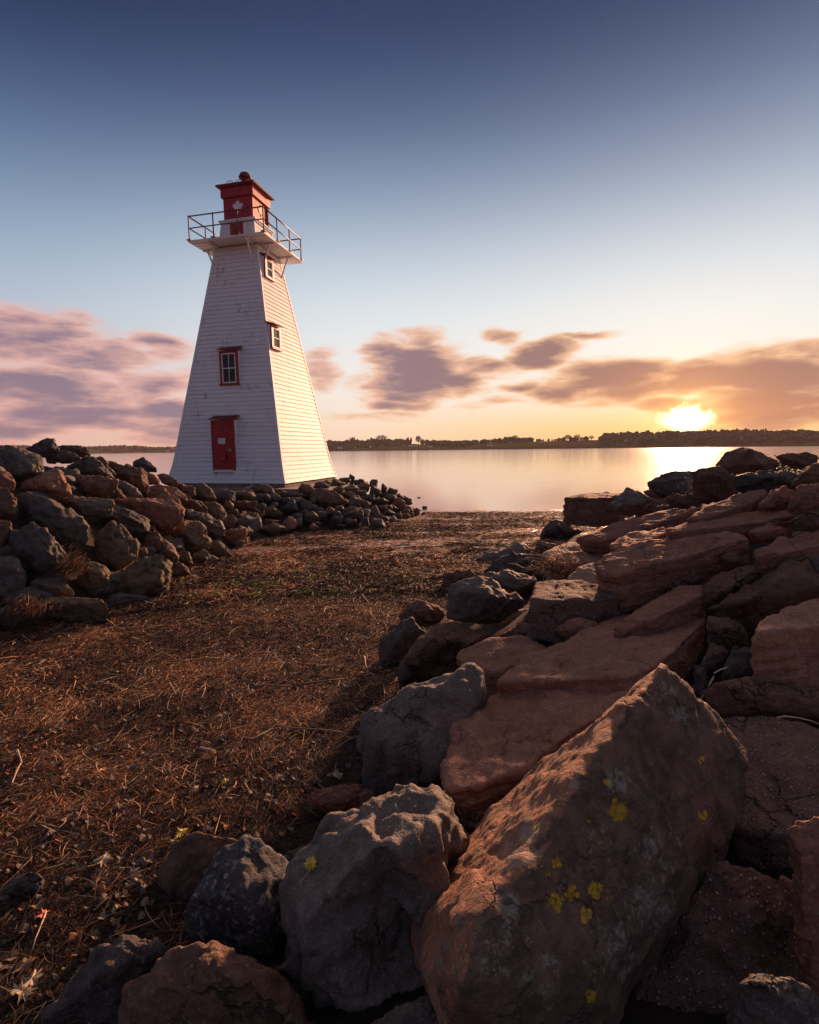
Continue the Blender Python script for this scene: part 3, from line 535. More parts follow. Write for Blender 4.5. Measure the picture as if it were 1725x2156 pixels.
# ---------------------------------------------------------------- right breakwater
RB = [
 ('b', 'R', [(1245,130),(1290,75),(1360,52),(1430,58),(1510,100),(1540,120),(1500,165),(1380,175),(1270,160)], 'brown', 'rounded domed boulder rising above the horizon right of the sun', dict(lift=.4, dd=.8, amp=.02)),
 ('b', 'R', [(1525,90),(1570,72),(1660,70),(1720,95),(1700,130),(1640,155),(1560,125)], 'brown', 'second domed boulder on the horizon at the right picture edge', dict(lift=.4, dd=1.0, amp=.02)),
 ('b', 'R', [(1630,165),(1740,105),(1800,120),(1800,235),(1600,225)], 'brown', 'boulder cut by the right picture edge just below the horizon', dict(lift=.3, dd=.4)),
 ('b', 'R', [(925,215),(1000,175),(1060,160),(1140,160),(1170,200),(1180,290),(1100,310),(1000,290),(930,240)], 'dark', 'dark humped boulder under the sun glitter on the water', dict(lift=.3, dd=.5, amp=.025)),
 ('b', 'R', [(1130,165),(1200,145),(1260,142),(1340,180),(1340,260),(1260,310),(1150,300)], 'brown', 'brown humped boulder left of the green bush', dict(lift=.3, dd=.4, amp=.025)),
 ('b', 'R', [(1330,180),(1500,160),(1630,170),(1640,230),(1500,270),(1340,260)], 'dark', 'dark boulder beneath the green bush', dict(lift=.2, dd=.5)),
 ('s', 'R', [(527,276),(655,256),(800,252),(830,262),(800,276),(660,284)], 'brown', 'big square-cut block jutting towards the beach by the waterline', dict(nrm=(-.04,-.07,1), thick=.75, t_at=14.0, under=.98, cuts=1, amp=.014)),
 ('b', 'R', [(755,310),(830,232),(900,265),(940,290),(860,340),(850,370),(770,350)], 'grey', 'grey pointed stone leaning on the square-cut block', dict(dd=-.3, lift=.4)),
 ('b', 'R', [(905,250),(950,240),(1000,285),(930,295)], 'brown', 'small brown stone behind the grey pointed one', dict(dd=.2, lift=.3)),
 ('b', 'R', [(860,345),(900,300),(950,288),(1040,290),(1060,300),(1000,340),(960,355),(870,375)], 'brown', 'brown stone right of the grey pointed one', {}),
 ('b', 'R', [(970,325),(1090,300),(1120,318),(1040,350),(960,355)], 'grey', 'flat grey stone above the long slanting slab', {}),
 ('b', 'R', [(1010,285),(1060,262),(1130,270),(1150,300),(1110,335),(1030,325)], 'brown', 'small brown stone under the dark humped boulder on the crest', dict(dd=.15, lift=.3)),
 ('s', 'R', [(590,472),(760,395),(1030,345),(1120,315),(1180,325),(1140,350),(960,400),(780,452),(700,490)], 'red', 'long narrow slab slanting up to the right behind the pale concrete', dict(nrm=(-.30,-.30,1), thick=.26)),
 ('s', 'R', [(1095,385),(1240,300),(1400,245),(1470,235),(1485,250),(1420,300),(1250,358),(1150,385)], 'red', 'slab slanting up below the green bush', dict(nrm=(-.3,-.35,1), thick=.32)),
 ('b', 'R', [(1430,340),(1500,250),(1560,230),(1610,260),(1620,320),(1500,345)], 'red', 'cracked reddish stone right of the slab below the bush', {}),
 ('b', 'R', [(1590,290),(1640,225),(1800,215),(1800,330),(1640,365),(1580,345)], 'red', 'reddish boulder at the right edge, third from the horizon', {}),
 ('s', 'R', [(1000,425),(1090,395),(1300,355),(1480,338),(1610,335),(1632,350),(1500,385),(1330,410),(1150,425),(1020,447)], 'red', 'long flat slab above the biggest layered slab', dict(nrm=(-.22,-.30,1), thick=.24)),
 ('s', 'R', [(745,500),(830,445),(1000,418),(1030,440),(900,500),(770,520)], 'red', 'thin ledge slab tucked behind the biggest layered slab', dict(nrm=(-.2,-.25,1), thick=.2)),
 ('s', 'R', [(668,585),(745,520),(950,475),(1200,438),(1340,437),(1405,470),(1330,482),(1200,500),(1060,545),(900,590),(760,640),(690,625)], 'red', 'biggest layered slab of the breakwater, its blunt end towards the beach', dict(nrm=(-.30,-.42,1), thick=.42, amp=.02, bedamp=.022, lift=.35, under=.95)),
 ('s', 'R', [(420,548),(520,492),(700,466),(742,515),(700,570),(560,598),(480,590)], 'congl', 'pale flat concrete slab between the beach and the layered slab', dict(nrm=(-.12,-.18,1), thick=.3, amp=.008, bedamp=0)),
 ('s', 'R', [(545,660),(610,598),(680,580),(720,640),(740,690),(600,672)], 'congl', 'pale pebbly concrete piece leaning under the blunt end of the layered slab', dict(nrm=(-.25,-.45,1), thick=.25, amp=.012, bedamp=0)),
 ('s', 'R', [(400,668),(500,660),(620,662),(740,690),(800,735),(700,752),(520,758),(375,748)], 'cong', 'broad concrete lump with a flat pale top and pebbly side', dict(nrm=(-.02,-.10,1), thick=.42, amp=.02, bedamp=0, lift=.35, under=1.08, pw=40)),
 ('b', 'R', [(495,890),(580,845),(680,860),(700,890),(640,920),(550,945),(500,910)], 'red', 'dark red stone at the foot of the broad concrete lump', dict(thick=.6, dd=-.1)),
 ('b', 'R', [(430,450),(470,390),(500,385),(560,405),(620,440),(560,470),(500,500),(430,490)], 'dark', 'dark craggy stone at the beach edge left of the square-cut block', {}),
 ('b', 'R', [(385,540),(420,485),(500,500),(430,548)], 'brown', 'brown stone in front of the dark craggy one at the beach edge', {}),
 ('b', 'R', [(95,570),(130,550),(270,515),(340,492),(375,520),(380,550),(300,560),(170,635),(110,600)], 'grey', 'long grey stone pointing up right at the beach edge', {}),
 ('b', 'R', [(160,635),(220,570),(300,545),(430,550),(475,590),(470,630),(400,660),(300,640),(200,640)], 'dark', 'dark rounded boulder beside the dry weed tuft', {}),
 ('b', 'R', [(150,640),(260,620),(330,635),(400,660),(395,710),(340,750),(300,720),(220,680)], 'grey', 'streaky grey stone behind the greenish boulder', {}),
 ('b', 'R', [(-20,640),(90,615),(145,640),(60,680),(0,745),(-40,720)], 'brown', 'brown stone at the beach edge left of the greenish boulder', {}),
 ('b', 'F', [(450,250),(465,175),(500,150),(600,120),(670,150),(795,230),(790,260),(700,320),(600,345),(520,330),(450,310)], 'grey', 'large faceted greenish grey boulder near the middle of the breakwater edge', dict(dd=-.1, extra3=[(640,215,.5),(520,190,.35)], lift=.25)),
 ('b', 'R', [(930,700),(1100,620),(1250,572),(1255,640),(1180,690),(1010,745),(940,745)], 'cong', 'pebbly brown block under the layered slab', dict(dd=.15)),
 ('b', 'R', [(1180,700),(1250,650),(1420,592),(1460,620),(1440,680),(1300,745),(1200,790)], 'brown', 'brown boulder right of the pebbly block under the slab', {}),
 ('b', 'R', [(1390,440),(1500,405),(1580,430),(1570,460),(1450,490),(1410,470)], 'red', 'small red stone on the end of the layered slab', {}),
 ('s', 'R', [(1420,530),(1520,470),(1725,425),(1850,410),(1850,480),(1725,500),(1560,540),(1440,560)], 'red', 'slab running off the right edge beside the layered slab', dict(nrm=(-.2,-.35,1), thick=.3)),
 ('b', 'R', [(1575,400),(1640,360),(1725,338),(1800,330),(1800,420),(1620,440)], 'brown', 'brown stone at the right edge above the slab running off', {}),
 ('b', 'R', [(1310,530),(1400,575),(1390,610),(1300,600),(1265,560)], 'brown', 'small brown stone under the right end of the layered slab', {}),
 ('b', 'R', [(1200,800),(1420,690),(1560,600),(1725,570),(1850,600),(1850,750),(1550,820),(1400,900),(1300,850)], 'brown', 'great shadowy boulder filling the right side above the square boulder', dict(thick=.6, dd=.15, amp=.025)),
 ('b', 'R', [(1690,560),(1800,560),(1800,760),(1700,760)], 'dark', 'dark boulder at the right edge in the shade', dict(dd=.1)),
 ('s', 'R', [(1425,872),(1475,835),(1560,788),(1740,742),(1900,735),(1900,840),(1725,880),(1540,905),(1440,905)], 'sand', 'big square sandstone boulder with a flat top at the right edge', dict(nrm=(-.05,-.25,1), thick=.62, lift=.4, amp=.022, under=1.0)),
 ('b', 'R', [(1270,1120),(1330,985),(1390,980),(1450,1010),(1520,1090),(1530,1180),(1300,1190)], 'dark', 'dark angular stone in the hollow left of the square boulder', dict(dd=.1)),
 ('b', 'R', [(1205,835),(1330,850),(1385,900),(1390,970),(1320,985),(1210,960)], 'cong', 'pebbly block in the hollow behind the sandstone slab', dict(dd=.2)),
 ('b', 'R', [(1175,1060),(1220,965),(1280,970),(1300,1010),(1235,1090),(1185,1100)], 'cong', 'light pebbly stone beside the corner of the sandstone slab', dict(dd=.1)),
 ('s', 'R', [(755,895),(850,810),(960,742),(1080,695),(1180,685),(1190,730),(1080,780),(950,850)], 'sand', 'pinkish sandstone slab slanting up behind the stepped slab', dict(nrm=(-.28,-.25,1), thick=.3, amp=.012)),
 ('b', 'R', [(310,910),(390,870),(460,875),(540,945),(490,985),(400,930)], 'grey', 'small grey stone above the red pointed slab', dict(dd=.15)),
 ('b', 'F', [(235,300),(270,250),(330,235),(420,270),(440,300),(380,350),(300,355),(240,330)], 'brown', 'brown stone at the beach edge left of the greenish boulder foot', {}),
 ('b', 'F', [(130,500),(150,420),(230,330),(280,315),(340,380),(320,430),(260,480),(240,560),(160,565),(130,540)], 'dark', 'upright dark brown stone standing at the edge of the straw', {}),
 ('b', 'F', [(254,500),(300,420),(400,350),(450,330),(560,370),(650,400),(560,430),(490,470),(480,560),(380,590),(280,590),(258,560)], 'brown', 'big smooth purple brown boulder left of the red pointed slab', dict(amp=.02, extra3=[(340,450,.45)])),
 ('b', 'F', [(215,570),(240,510),(260,530),(300,600),(230,640)], 'dark', 'small dark stone under the smooth purple brown boulder', {}),
 ('s', 'F', [(485,490),(520,445),(660,395),(790,385),(905,440),(915,462),(760,510),(680,570),(600,545)], 'sand', 'red pointed slab between the smooth boulder and the stepped slab', dict(nrm=(-.18,-.4,1), thick=.3, amp=.02, dd=-.05)),
 ('b', 'C', [(1300,150),(1360,120),(1500,112),(1600,130),(1725,180),(1850,200),(1850,300),(1560,245),(1350,240)], 'brown', 'low brown boulder behind the peaked boulder, right of its tip', dict(dd=.1)),
 ('b', 'C', [(1270,60),(1310,70),(1320,160),(1290,200),(1260,150)], 'dark', 'dark stone by the pale twig behind the peak', dict(dd=.2)),
 ('s', 'C', [(1330,250),(1400,228),(1550,235),(1750,280),(1900,330),(1900,620),(1725,650),(1560,690),(1400,650),(1380,420)], 'cong', 'broad pebbly concrete slab behind the peaked boulder', dict(nrm=(-.25,-.55,1), thick=.35, amp=.012, bedamp=0, dd=.15)),
 ('b', 'C', [(1240,960),(1350,800),(1500,830),(1700,910),(1700,1190),(1500,1260),(1400,1300),(1300,1450),(1000,1450),(1100,1180)], 'cong', 'shaded pebbly block low on the right of the peaked boulder', dict(dd=.25, thick=.5, amp=.02)),
 ('b', 'C', [(1380,1330),(1430,1230),(1520,1190),(1640,1210),(1725,1290),(1760,1450),(1390,1480)], 'dark', 'dark stone in the bottom right corner of the picture', dict(dd=-.05)),
 ('b', 'C', [(1620,680),(1650,640),(1850,620),(1850,1300),(1690,1280),(1655,1150),(1650,900)], 'red', 'tall dark red stone at the bottom of the right edge', dict(dd=-.15, thick=.5)),
 # foreground, bottom left
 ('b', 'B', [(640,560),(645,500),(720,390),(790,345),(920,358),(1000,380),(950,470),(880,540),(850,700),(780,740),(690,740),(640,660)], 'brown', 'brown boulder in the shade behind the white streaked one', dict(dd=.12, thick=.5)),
 ('b', 'B', [(860,470),(910,410),(1000,355),(1050,385),(1130,445),(1215,495),(1210,700),(1165,850),(1070,930),(900,880),(775,780),(760,620),(840,530)], 'whitel', 'oval dark boulder streaked with white lichen in the foreground', dict(amp=.028, extra3=[(980,560,.5)])),
 ('b', 'B', [(110,1160),(180,1090),(250,1000),(340,900),(400,820),(490,760),(600,780),(690,830),(620,900),(540,1000),(480,1160)], 'dark', 'dark blue grey boulder in the bottom left corner', dict(thick=.6)),
 ('b', 'B', [(460,1170),(540,950),(680,840),(760,800),(840,805),(900,850),(1000,860),(1100,900),(1200,1020),(1300,1170),(1250,1300),(500,1300)], 'brown', 'wide reddish brown boulder cut off by the bottom edge', dict(thick=.7)),
 ('b', 'B', [(1245,190),(1290,160),(1440,145),(1480,170),(1460,220),(1380,260),(1320,250),(1260,225)], 'red', 'small flat dark red stone lying in the straw left of the grey boulders', dict(thick=.5, lift=.05)),
 ('b', 'B', [(1120,460),(1200,400),(1290,370),(1290,430),(1215,500),(1150,480)], 'dark', 'dark stone peeping out left of the big cracked grey boulder', dict(dd=.15)),
 ('b', 'B', [(1460,180),(1490,160),(1530,200),(1490,240),(1465,220)], 'brown', 'little brown stone between the flat red stone and the grey boulders', dict(dd=.05)),
 ('b', 'B', [(1100,900),(1180,830),(1230,800),(1240,900),(1180,950)], 'dark', 'small dark stone wedged between the streaked and the cracked boulders', {}),
 ('b', 'C', [(60,1440),(90,1375),(200,1300),(290,1288),(350,1320),(400,1440)], 'grey', 'grey stone cut off by the bottom edge left of the peaked boulder', {}),
 ('b', 'B', [(-60,620),(0,570),(60,530),(120,490),(180,530),(185,580),(100,620),(-60,660)], 'dark', 'dark stone sunk in the straw at the left picture edge', dict(thick=.5, lift=.02)),
 ('b', 'U', [(625,1812),(664,1776),(690,1735),(757,1708),(809,1675),(850,1662),(885,1670),(937,1666),(950,1710),(990,1764),(950,1850),(910,1900),(885,1960),(910,2110),(890,2300),(690,2290),(625,2120),(622,1940)], 'grey', 'big cracked grey boulder left of the peaked boulder', dict(amp=.035, thick=.75, front=.62, extra3=[(790,1800,.45),(720,1870,.45)], lift=.2)),
 ('b', 'F', [(58,800),(75,760),(110,740),(300,640),(450,585),(560,532),(610,560),(620,650),(590,740),(520,830),(485,950),(440,1060),(400,1110),(300,1135),(120,1145),(75,1060)], 'grey', 'big smooth dark grey boulder with a long sloping top, left of the stepped slab', dict(amp=.016, thick=.6, front=.72, lift=.2, tilt=.25, cuts=2)),
]
GR = 'armour stones of the right breakwater'
for kind_, view, poly, mt, lb, kw in RB:
    if 'nrm' in kw: kw = dict(kw, nrm=(kw['nrm'][0]*.7, kw['nrm'][1]*.5, 1))
    o = (bould if kind_ == 'b' else slab)(view, poly, mt, lb, which='R' if view != 'B' else 'LR', **kw)
    o['group'] = GR
# stepped sandstone slab: two beds of one stone, the upper set back on the lower
def hero_step():
    n = np.array((-.10, -.02, 1.0)); t0 = 3.85
    up = [(665,600),(780,495),(910,450),(1000,412),(1130,402),(1260,295),(1420,262),(1590,243),(1640,285),(1600,360),(1440,455),(1400,545),(1290,590),(1060,572),(820,575)]
    V1, F1 = hullrock(slab('F', up, '', '', n, .36, t_at=t0+.35, raw=True), 6, 11, 90, .016, 2, (.95, .99), .006, bed=n, bedamp=.022, facet=.10)
    n2 = np.array((-.13, -.10, 1.0))
    lo = [(485,735),(600,660),(700,625),(1180,585),(1400,580),(1300,680),(1200,725),(870,852),(790,985),(570,1085),(445,1080),(435,1040),(480,900)]
    V2, F2 = hullrock(slab('F', lo, '', '', n2, .40, t_at=t0-.42, raw=True, under=.86), 6, 12, 90, .020, 1, (.95, .99), .006, bed=n2, bedamp=.035, facet=.12)
    V = np.vstack([V1, V2]); F = np.vstack([F1, F2+len(V1)])
    o = place_rock(V, F, 'sand', 'long stepped pink sandstone slab, a lower shelf under a raised bed, behind the peaked boulder'); o['group'] = GR
hero_step()
# peaked foreground boulder: every corner with its own distance forward (metres)
def hero_peak():
    def at(x, y, yy): d = ray(*T('C', (x, y))); return CAMP+d*(yy/d[1])
    P = [at(1150,50,2.42), at(1330,225,2.50), at(1470,375,2.48), at(1478,420,2.40), at(1400,610,2.25), at(1345,800,2.12), at(1250,960,2.0), at(1130,1150,1.92), at(1000,1270,1.83), at(870,1390,1.62), at(600,1440,1.42),
         at(960,215,2.62), at(700,435,2.62), at(560,565,2.55), at(430,695,2.46), at(335,800,2.36), at(295,880,2.26), at(228,1010,1.95), at(226,1120,1.82), at(268,1230,1.70), at(370,1400,1.50),
         at(1135,130,2.36), at(1000,310,2.28), at(870,440,2.14), at(735,570,1.95), at(620,690,1.76), at(540,820,1.60), at(470,1000,1.45), at(420,1250,1.30), at(640,1000,1.48), at(1200,420,2.14), at(1180,900,1.84), at(900,1250,1.50),
         at(1370,385,2.30)]
    P += [at(1330, 780, 2.75), at(1120, 1100, 2.45), at(900, 1300, 2.25), at(500, 1380, 2.1), at(330, 1150, 2.5), at(480, 720, 2.95), at(1380, 480, 2.85)]
    P = np.array(P)
    def ex(V, Nn):
        # long furrows running down the sunlit upper left face
        f = vnoise(np.c_[(V[:, 0]*.62+V[:, 2]*.78)*2.4, (V[:, 0]*.78-V[:, 2]*.62)*16+2*vnoise(V*2, 4), V[:, 1]*3], 77)
        return .012*f*(Nn[:, 2] > .15) + .010*fbm(V*2.2, 3, 55, ridge=True)
    V, F = hullrock(P, 7, 21, 140, .008, 0, (.97, 1), .006, extra=ex, facet=.10)
    yel = np.zeros(len(V)); pal = np.zeros(len(V)); uvw = V-CAMP
    def near(x, y, rr):
        d = ray(*T('C', (x, y))); d = d/np.linalg.norm(d)
        L = np.linalg.norm(uvw, axis=1); cs = (uvw@d)/L; face = (Nv@d) < 0
        return np.clip(1.25-(np.arccos(np.clip(cs, -1, 1))*L)/rr, 0, 1.2)*face
    Nv = vnormals(V, F)
    for (x, y, rr) in [(988,590,.036),(975,610,.022),(950,488,.014),(762,785,.018),(722,820,.012),(815,893,.020),(760,930,.024),(905,885,.023),(868,975,.023),(885,1275,.016),(1292,402,.014),(1298,608,.017),(680,655,.020),(640,695,.016),(708,606,.008),(633,812,.008),(882,630,.007),(680,1035,.009),(800,1190,.008),(1385,472,.007),(1127,608,.006),(905,672,.006),(952,913,.007),(930,1182,.007),(900,1180,.007),(700,792,.006)]:
        yel = np.maximum(yel, near(x, y, rr*1.25))
    for (x, y, rr, q) in [(660,670,.05,.6),(620,760,.05,.5),(585,960,.05,.5),(530,1130,.06,.42),(990,480,.06,.5),(1160,150,.05,.5),(1100,940,.13,.40),(1130,730,.13,.34),(980,1090,.12,.38),(700,1180,.1,.35),(830,495,.02,.6),(940,710,.08,.35),(1220,230,.05,.5)]:
        pal = np.maximum(pal, near(x, y, rr*1.5)*q*1.35)
    # shade of the broad front is painted into its colour, by facing direction
    front_shade = np.clip((Nv@np.array([.42, -.86, -.05])+.12)*1.6, 0, 1)
    o = place_rock(V, F, 'sandl', 'huge peaked sandstone boulder with yellow lichen spots, nearest in the foreground', attrs={'yellow': yel, 'pale': pal, 'front_shade': front_shade}); o['group'] = GR
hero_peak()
# smaller stones that fill the hollows of the three heaps
def fillers(poly, which, n, smin, smax, name, mat, ylim, seed, sink=.35, cond=None, side=0):
    r = random.Random(seed); k = 0; P = np.array(poly); lo, hi = P.min(0), P.max(0); VV = []; FF = []; nb = 0
    while k < n:
        x, y = r.uniform(lo[0], hi[0]), r.uniform(lo[1], hi[1])
        if not (ylim[0] < y < ylim[1]) or polydist(np.array([[x, y]]), poly)[0] < .15 or (cond and not cond(x, y)): continue
        a_ = math.atan2(x, y)*(side or 1)
        if (side and not .74 < a_ < 1.75) or (not side and abs(a_) > .72): continue
        s = r.uniform(smin, smax); z = float(surf(np.array([[x, y]]), True, which)[0])
        pts = np.random.default_rng(seed*1000+k).normal(size=(10, 3)); pts /= np.linalg.norm(pts, axis=1, keepdims=True)
        V, F = hullrock(pts*np.array([s*.62, s*.55, s*.42])+np.array([x, y, z+s*(.3-sink)]), 4, seed*77+k, 50, .03, 3)
        VV.append(V); FF.append(F+nb); nb += len(V); k += 1
    tag(link(name, npmesh(name, np.vstack(VV), np.vstack(FF), M[mat])), kind='stuff')
fillers(LEFT, 'L', 110, .45, .9, 'bank_rubble', 'dark', (5, 15), 3, .62)
fillers(MOUND, 'M', 120, .3, .6, 'riprap_rubble', 'brown', (16.5, 26), 5, .6, cond=lambda x, y: math.hypot(x+6.7, y-23.8) > 3.3)
fillers(RIGHT, 'R', 120, .35, .75, 'breakwater_rubble', 'brown', (2.2, 14), 9, .85)
# the heaps go on past both edges of the view
fillers(RIGHT, 'R', 170, .8, 1.5, 'outer_breakwater_rubble', 'red', (-2, 13.5), 21, .12, side=1)
fillers(LEFT, 'L', 90, .8, 1.3, 'outer_bank_rubble', 'brown', (3, 18), 22, .12, side=-1)
# ---------------------------------------------------------------- lighthouse
LX, LY, LZ, LR = -6.7106, 23.7625, 1.5747, -0.2474
HT = 9.56
def hw(z):  # half width of the shingled body, flared a little at its foot
    return 2.567+(.949-2.567)*z/HT + .09*max(0, 1-z/1.1)**2 - .0
def white_mat(name, streak=1.0):
    m, gg = newmat(name); t = gg.n('ShaderNodeTexCoord').outputs['Object']
    st = gg.noise(gg.v('MULTIPLY', t, (9, 9, .9)), 1.3, 5, .65); big = gg.noise(t, .8, 4, .6)
    c = gg.mix(gg.ss(st, .38, .75, 0, .35*streak), (.69, .685, .68, 1), (.52, .50, .485, 1))
    c = gg.mix(gg.ss(big, .45, .75, 0, .35*streak), c, (.55, .52, .48, 1))
    # single shingles that lost their paint
    br = gg.n('ShaderNodeTexVoronoi', feature='F1'); gg.set(br.inputs['Vector'], gg.v('MULTIPLY', t, (7, 7, 3.2))); br.inputs['Scale'].default_value = 1
    pick = gg.m('MULTIPLY', gg.m('GREATER_THAN', gg.n('ShaderNodeSeparateColor', i={0: br.outputs['Color']}).outputs[1], .80), gg.ss(gg.noise(t, 1.1, 3, .5), .52, .62))
    wear = gg.m('MULTIPLY', pick, gg.ss(gg.noise(gg.v('MULTIPLY', t, (22, 22, 3)), 1, 4, .7), .50, .58))
    c = gg.mix(gg.m('MULTIPLY', wear, .8*streak), c, (.22, .16, .11, 1))
    sep = gg.n('ShaderNodeSeparateXYZ', i={0: t})
    def drip(x0, z1, z0, w):   # rust running down from a bracket foot
        a = gg.ss(gg.m('ABSOLUTE', gg.m('SUBTRACT', gg.m('ADD', sep.outputs[0], gg.m('MULTIPLY', gg.m('SUBTRACT', st, .5), .04)), x0)), w, 0)
        b = gg.m('MULTIPLY', gg.ss(sep.outputs[2], z0, z1), gg.m('LESS_THAN', sep.outputs[2], z1))
        return gg.m('MULTIPLY', gg.m('MULTIPLY', a, b), gg.m('LESS_THAN', sep.outputs[1], -.5))
    if streak > .9:
        for q in (drip(-.80, 8.72, 7.9, .05), drip(.86, 8.72, 8.3, .03), drip(-.40, .44, .1, .06)):
            c = gg.mix(gg.m('MULTIPLY', q, .7), c, (.30, .15, .05, 1))
    h = gg.noise(gg.v('MULTIPLY', t, (16, 16, .6)), 1.5, 4, .6)
    finish(gg, c, .62, h, .15, .01, .35); return m
M['shingle'] = white_mat('white_shingles'); M['wtrim'] = white_mat('white_trim', .45)
M['lred'] = flat('red_paint', (.30, .012, .016), .5, .3, 5, .12); M['lredd'] = flat('worn_red_roof', (.16, .022, .024), .75, .5, 14, .5)
M['iron'] = flat('red_brown_iron', (.13, .030, .030), .5, .3, 9, .1)
M['glass'] = flat('dark_pane', (.030, .022, .020), .12, .4, 3, .02, 0, .25)
M['conc'] = flat('old_concrete', (.20, .155, .12), .9, .35, 5, .6)
M['steel'] = flat('galvanised_metal', (.42, .42, .44), .4, .15, 8, .05, .8)
M['paper'] = flat('notice_white', (.72, .72, .74), .5, .04, 3, 0)
M['ink'] = flat('notice_ink', (.25, .25, .28), .6, .04, 3, 0)
M['cable'] = flat('pale_pipe', (.62, .60, .62), .5, .1, 8, .05)
def obj(name, bm, mat, parent=None, loc=None, bevel=0.0, smooth=False):
    if bevel: bmesh.ops.bevel(bm, geom=list(bm.edges), offset=bevel, segments=1, affect='EDGES', profile=.5)
    bmesh.ops.recalc_face_normals(bm, faces=bm.faces)
    me = bpy.data.meshes.new(name); bm.to_mesh(me); bm.free(); me.materials.append(M[mat])
    if smooth: me.polygons.foreach_set('use_smooth', [True]*len(me.polygons))
    return link(name, me, parent, loc)
def box(bm, x0, x1, y0, y1, z0, z1, mt=None):
    vs = [bm.verts.new((x, y, z)) for z in (z0, z1) for (x, y) in ((x0, y0), (x1, y0), (x1, y1), (x0, y1))]
    if mt is not None: bmesh.ops.transform(bm, matrix=mt, verts=vs)
    for f in ((3, 2, 1, 0), (4, 5, 6, 7), (0, 1, 5, 4), (1, 2, 6, 5), (2, 3, 7, 6), (3, 0, 4, 7)): bm.faces.new([vs[i] for i in f])
    return vs
def prism8(bm, lo, hi):
    """box between two quads given as 4 points each"""
    vs = [bm.verts.new(p) for p in list(lo)+list(hi)]
    for f in ((3, 2, 1, 0), (4, 5, 6, 7), (0, 1, 5, 4), (1, 2, 6, 5), (2, 3, 7, 6), (3, 0, 4, 7)): bm.faces.new([vs[i] for i in f])
def tube(bm, pts, r, n=6, r2=None):
    pts = [Vector(p) for p in pts]; rings = []
    for i, p in enumerate(pts):
        d = (pts[min(i+1, len(pts)-1)]-pts[max(i-1, 0)]).normalized()
        a = d.cross(Vector((0, 0, 1)) if abs(d.z) < .9 else Vector((1, 0, 0))).normalized(); b = d.cross(a)
        rr = r if r2 is None else r+(r2-r)*i/(len(pts)-1)
        rings.append([bm.verts.new(p+(a*math.cos(k*6.2832/n)+b*math.sin(k*6.2832/n))*rr) for k in range(n)])
    for A, B in zip(rings, rings[1:]):
        for k in range(n): bm.faces.new((A[k], A[(k+1) % n], B[(k+1) % n], B[k]))
    bm.faces.new(rings[0][::-1]); bm.faces.new(rings[-1])
LH = bpy.data.objects.new('lighthouse', None); COL.objects.link(LH); LH.location = (LX, LY, LZ); LH.rotation_euler = (0, 0, LR)
tag(LH, 'tapered white shingled lighthouse with a red lantern box and railed gallery', 'lighthouse')
# shingle courses: each course laps over the one below, lower edges slightly wavy
def courses(z0, z1, nC, hwf, lap=.024, seed=1):
    V = []; F = []
    r = np.random.default_rng(seed)
    for side in range(4):
        ca, sa = [(1, 0), (0, 1), (-1, 0), (0, -1)][side]
        for k in range(nC):
            za, zb = z0+(z1-z0)*k/nC, z0+(z1-z0)*(k+1)/nC
            nseg = 40; s = np.linspace(-1, 1, nseg+1)
            wob = np.interp(s, np.linspace(-1, 1, 14), r.normal(0, .005, 14)) + r.normal(0, .0015, nseg+1)
            ha, hb = hwf(za), hwf(zb)
            out = lap+r.normal(0, .0012, nseg+1)
            rows = [(s*ha, -(ha), za+wob), (s*ha, -(ha+out), za+wob), (s*hb, -(hb+.001)+0*s, zb+.0+0*s)]
            b0 = len(V)
            for X, Yv, Z in rows:
                Yv = np.broadcast_to(Yv, X.shape)
                for x, y, z in zip(X, Yv, Z): V.append((x*ca-y*sa, x*sa+y*ca, z))
            for rr in range(2):
                for i in range(nseg):
                    a = b0+rr*(nseg+1)+i; F.append((a, a+1, a+nseg+2, a+nseg+1))
    return V, F
V, F = courses(0, HT, 56, hw)
link('wall', npmesh('wall', V, F, M['shingle'], False), LH)
for sx in (-1, 1):
    for sy in (-1, 1):
        bm = bmesh.new(); zs = [0, .3, .7, 1.1, HT]
        prev = None
        for a, b in zip(zs, zs[1:]):
            def quad(z):
                h = hw(z)+.026; w = .10
                return [(sx*h, sy*h, z), (sx*(h-w), sy*h, z), (sx*(h-w), sy*(h-w), z), (sx*h, sy*(h-w), z)]
            prism8(bm, quad(a), quad(b))
        obj('corner_board', bm, 'wtrim', LH)
# gallery deck
D = 1.6945; ZD = 9.68
bm = bmesh.new(); box(bm, -D, D, -D, D, ZD-.075, ZD, None); obj('gallery_deck', bm, 'wtrim', LH, bevel=.006)
bm = bmesh.new()
for a, b in ((-1, 0), (1, 0), (0, -1), (0, 1)):       # nosing and underside boards
    for q in np.arange(-1.5, 1.6, .25):
        if a: box(bm, min(a*.98, a*1.66), max(a*.98, a*1.66), q, q+.238, ZD-.093, ZD-.078)
        elif abs(q) < .9: box(bm, q, q+.238, min(b*.98, b*1.66), max(b*.98, b*1.66), ZD-.093, ZD-.078)
obj('soffit_boards', bm, 'wtrim', LH)
def beamm(p, q, w, h):
    p, q = Vector(p), Vector(q); d = q-p; L = d.length; d.normalize()
    a = d.cross(Vector((0, 0, 1))).normalized(); b = a.cross(d)
    mt = Matrix((( d.x, a.x, b.x, p.x), (d.y, a.y, b.y, p.y), (d.z, a.z, b.z, p.z), (0, 0, 0, 1)))
    return L, mt
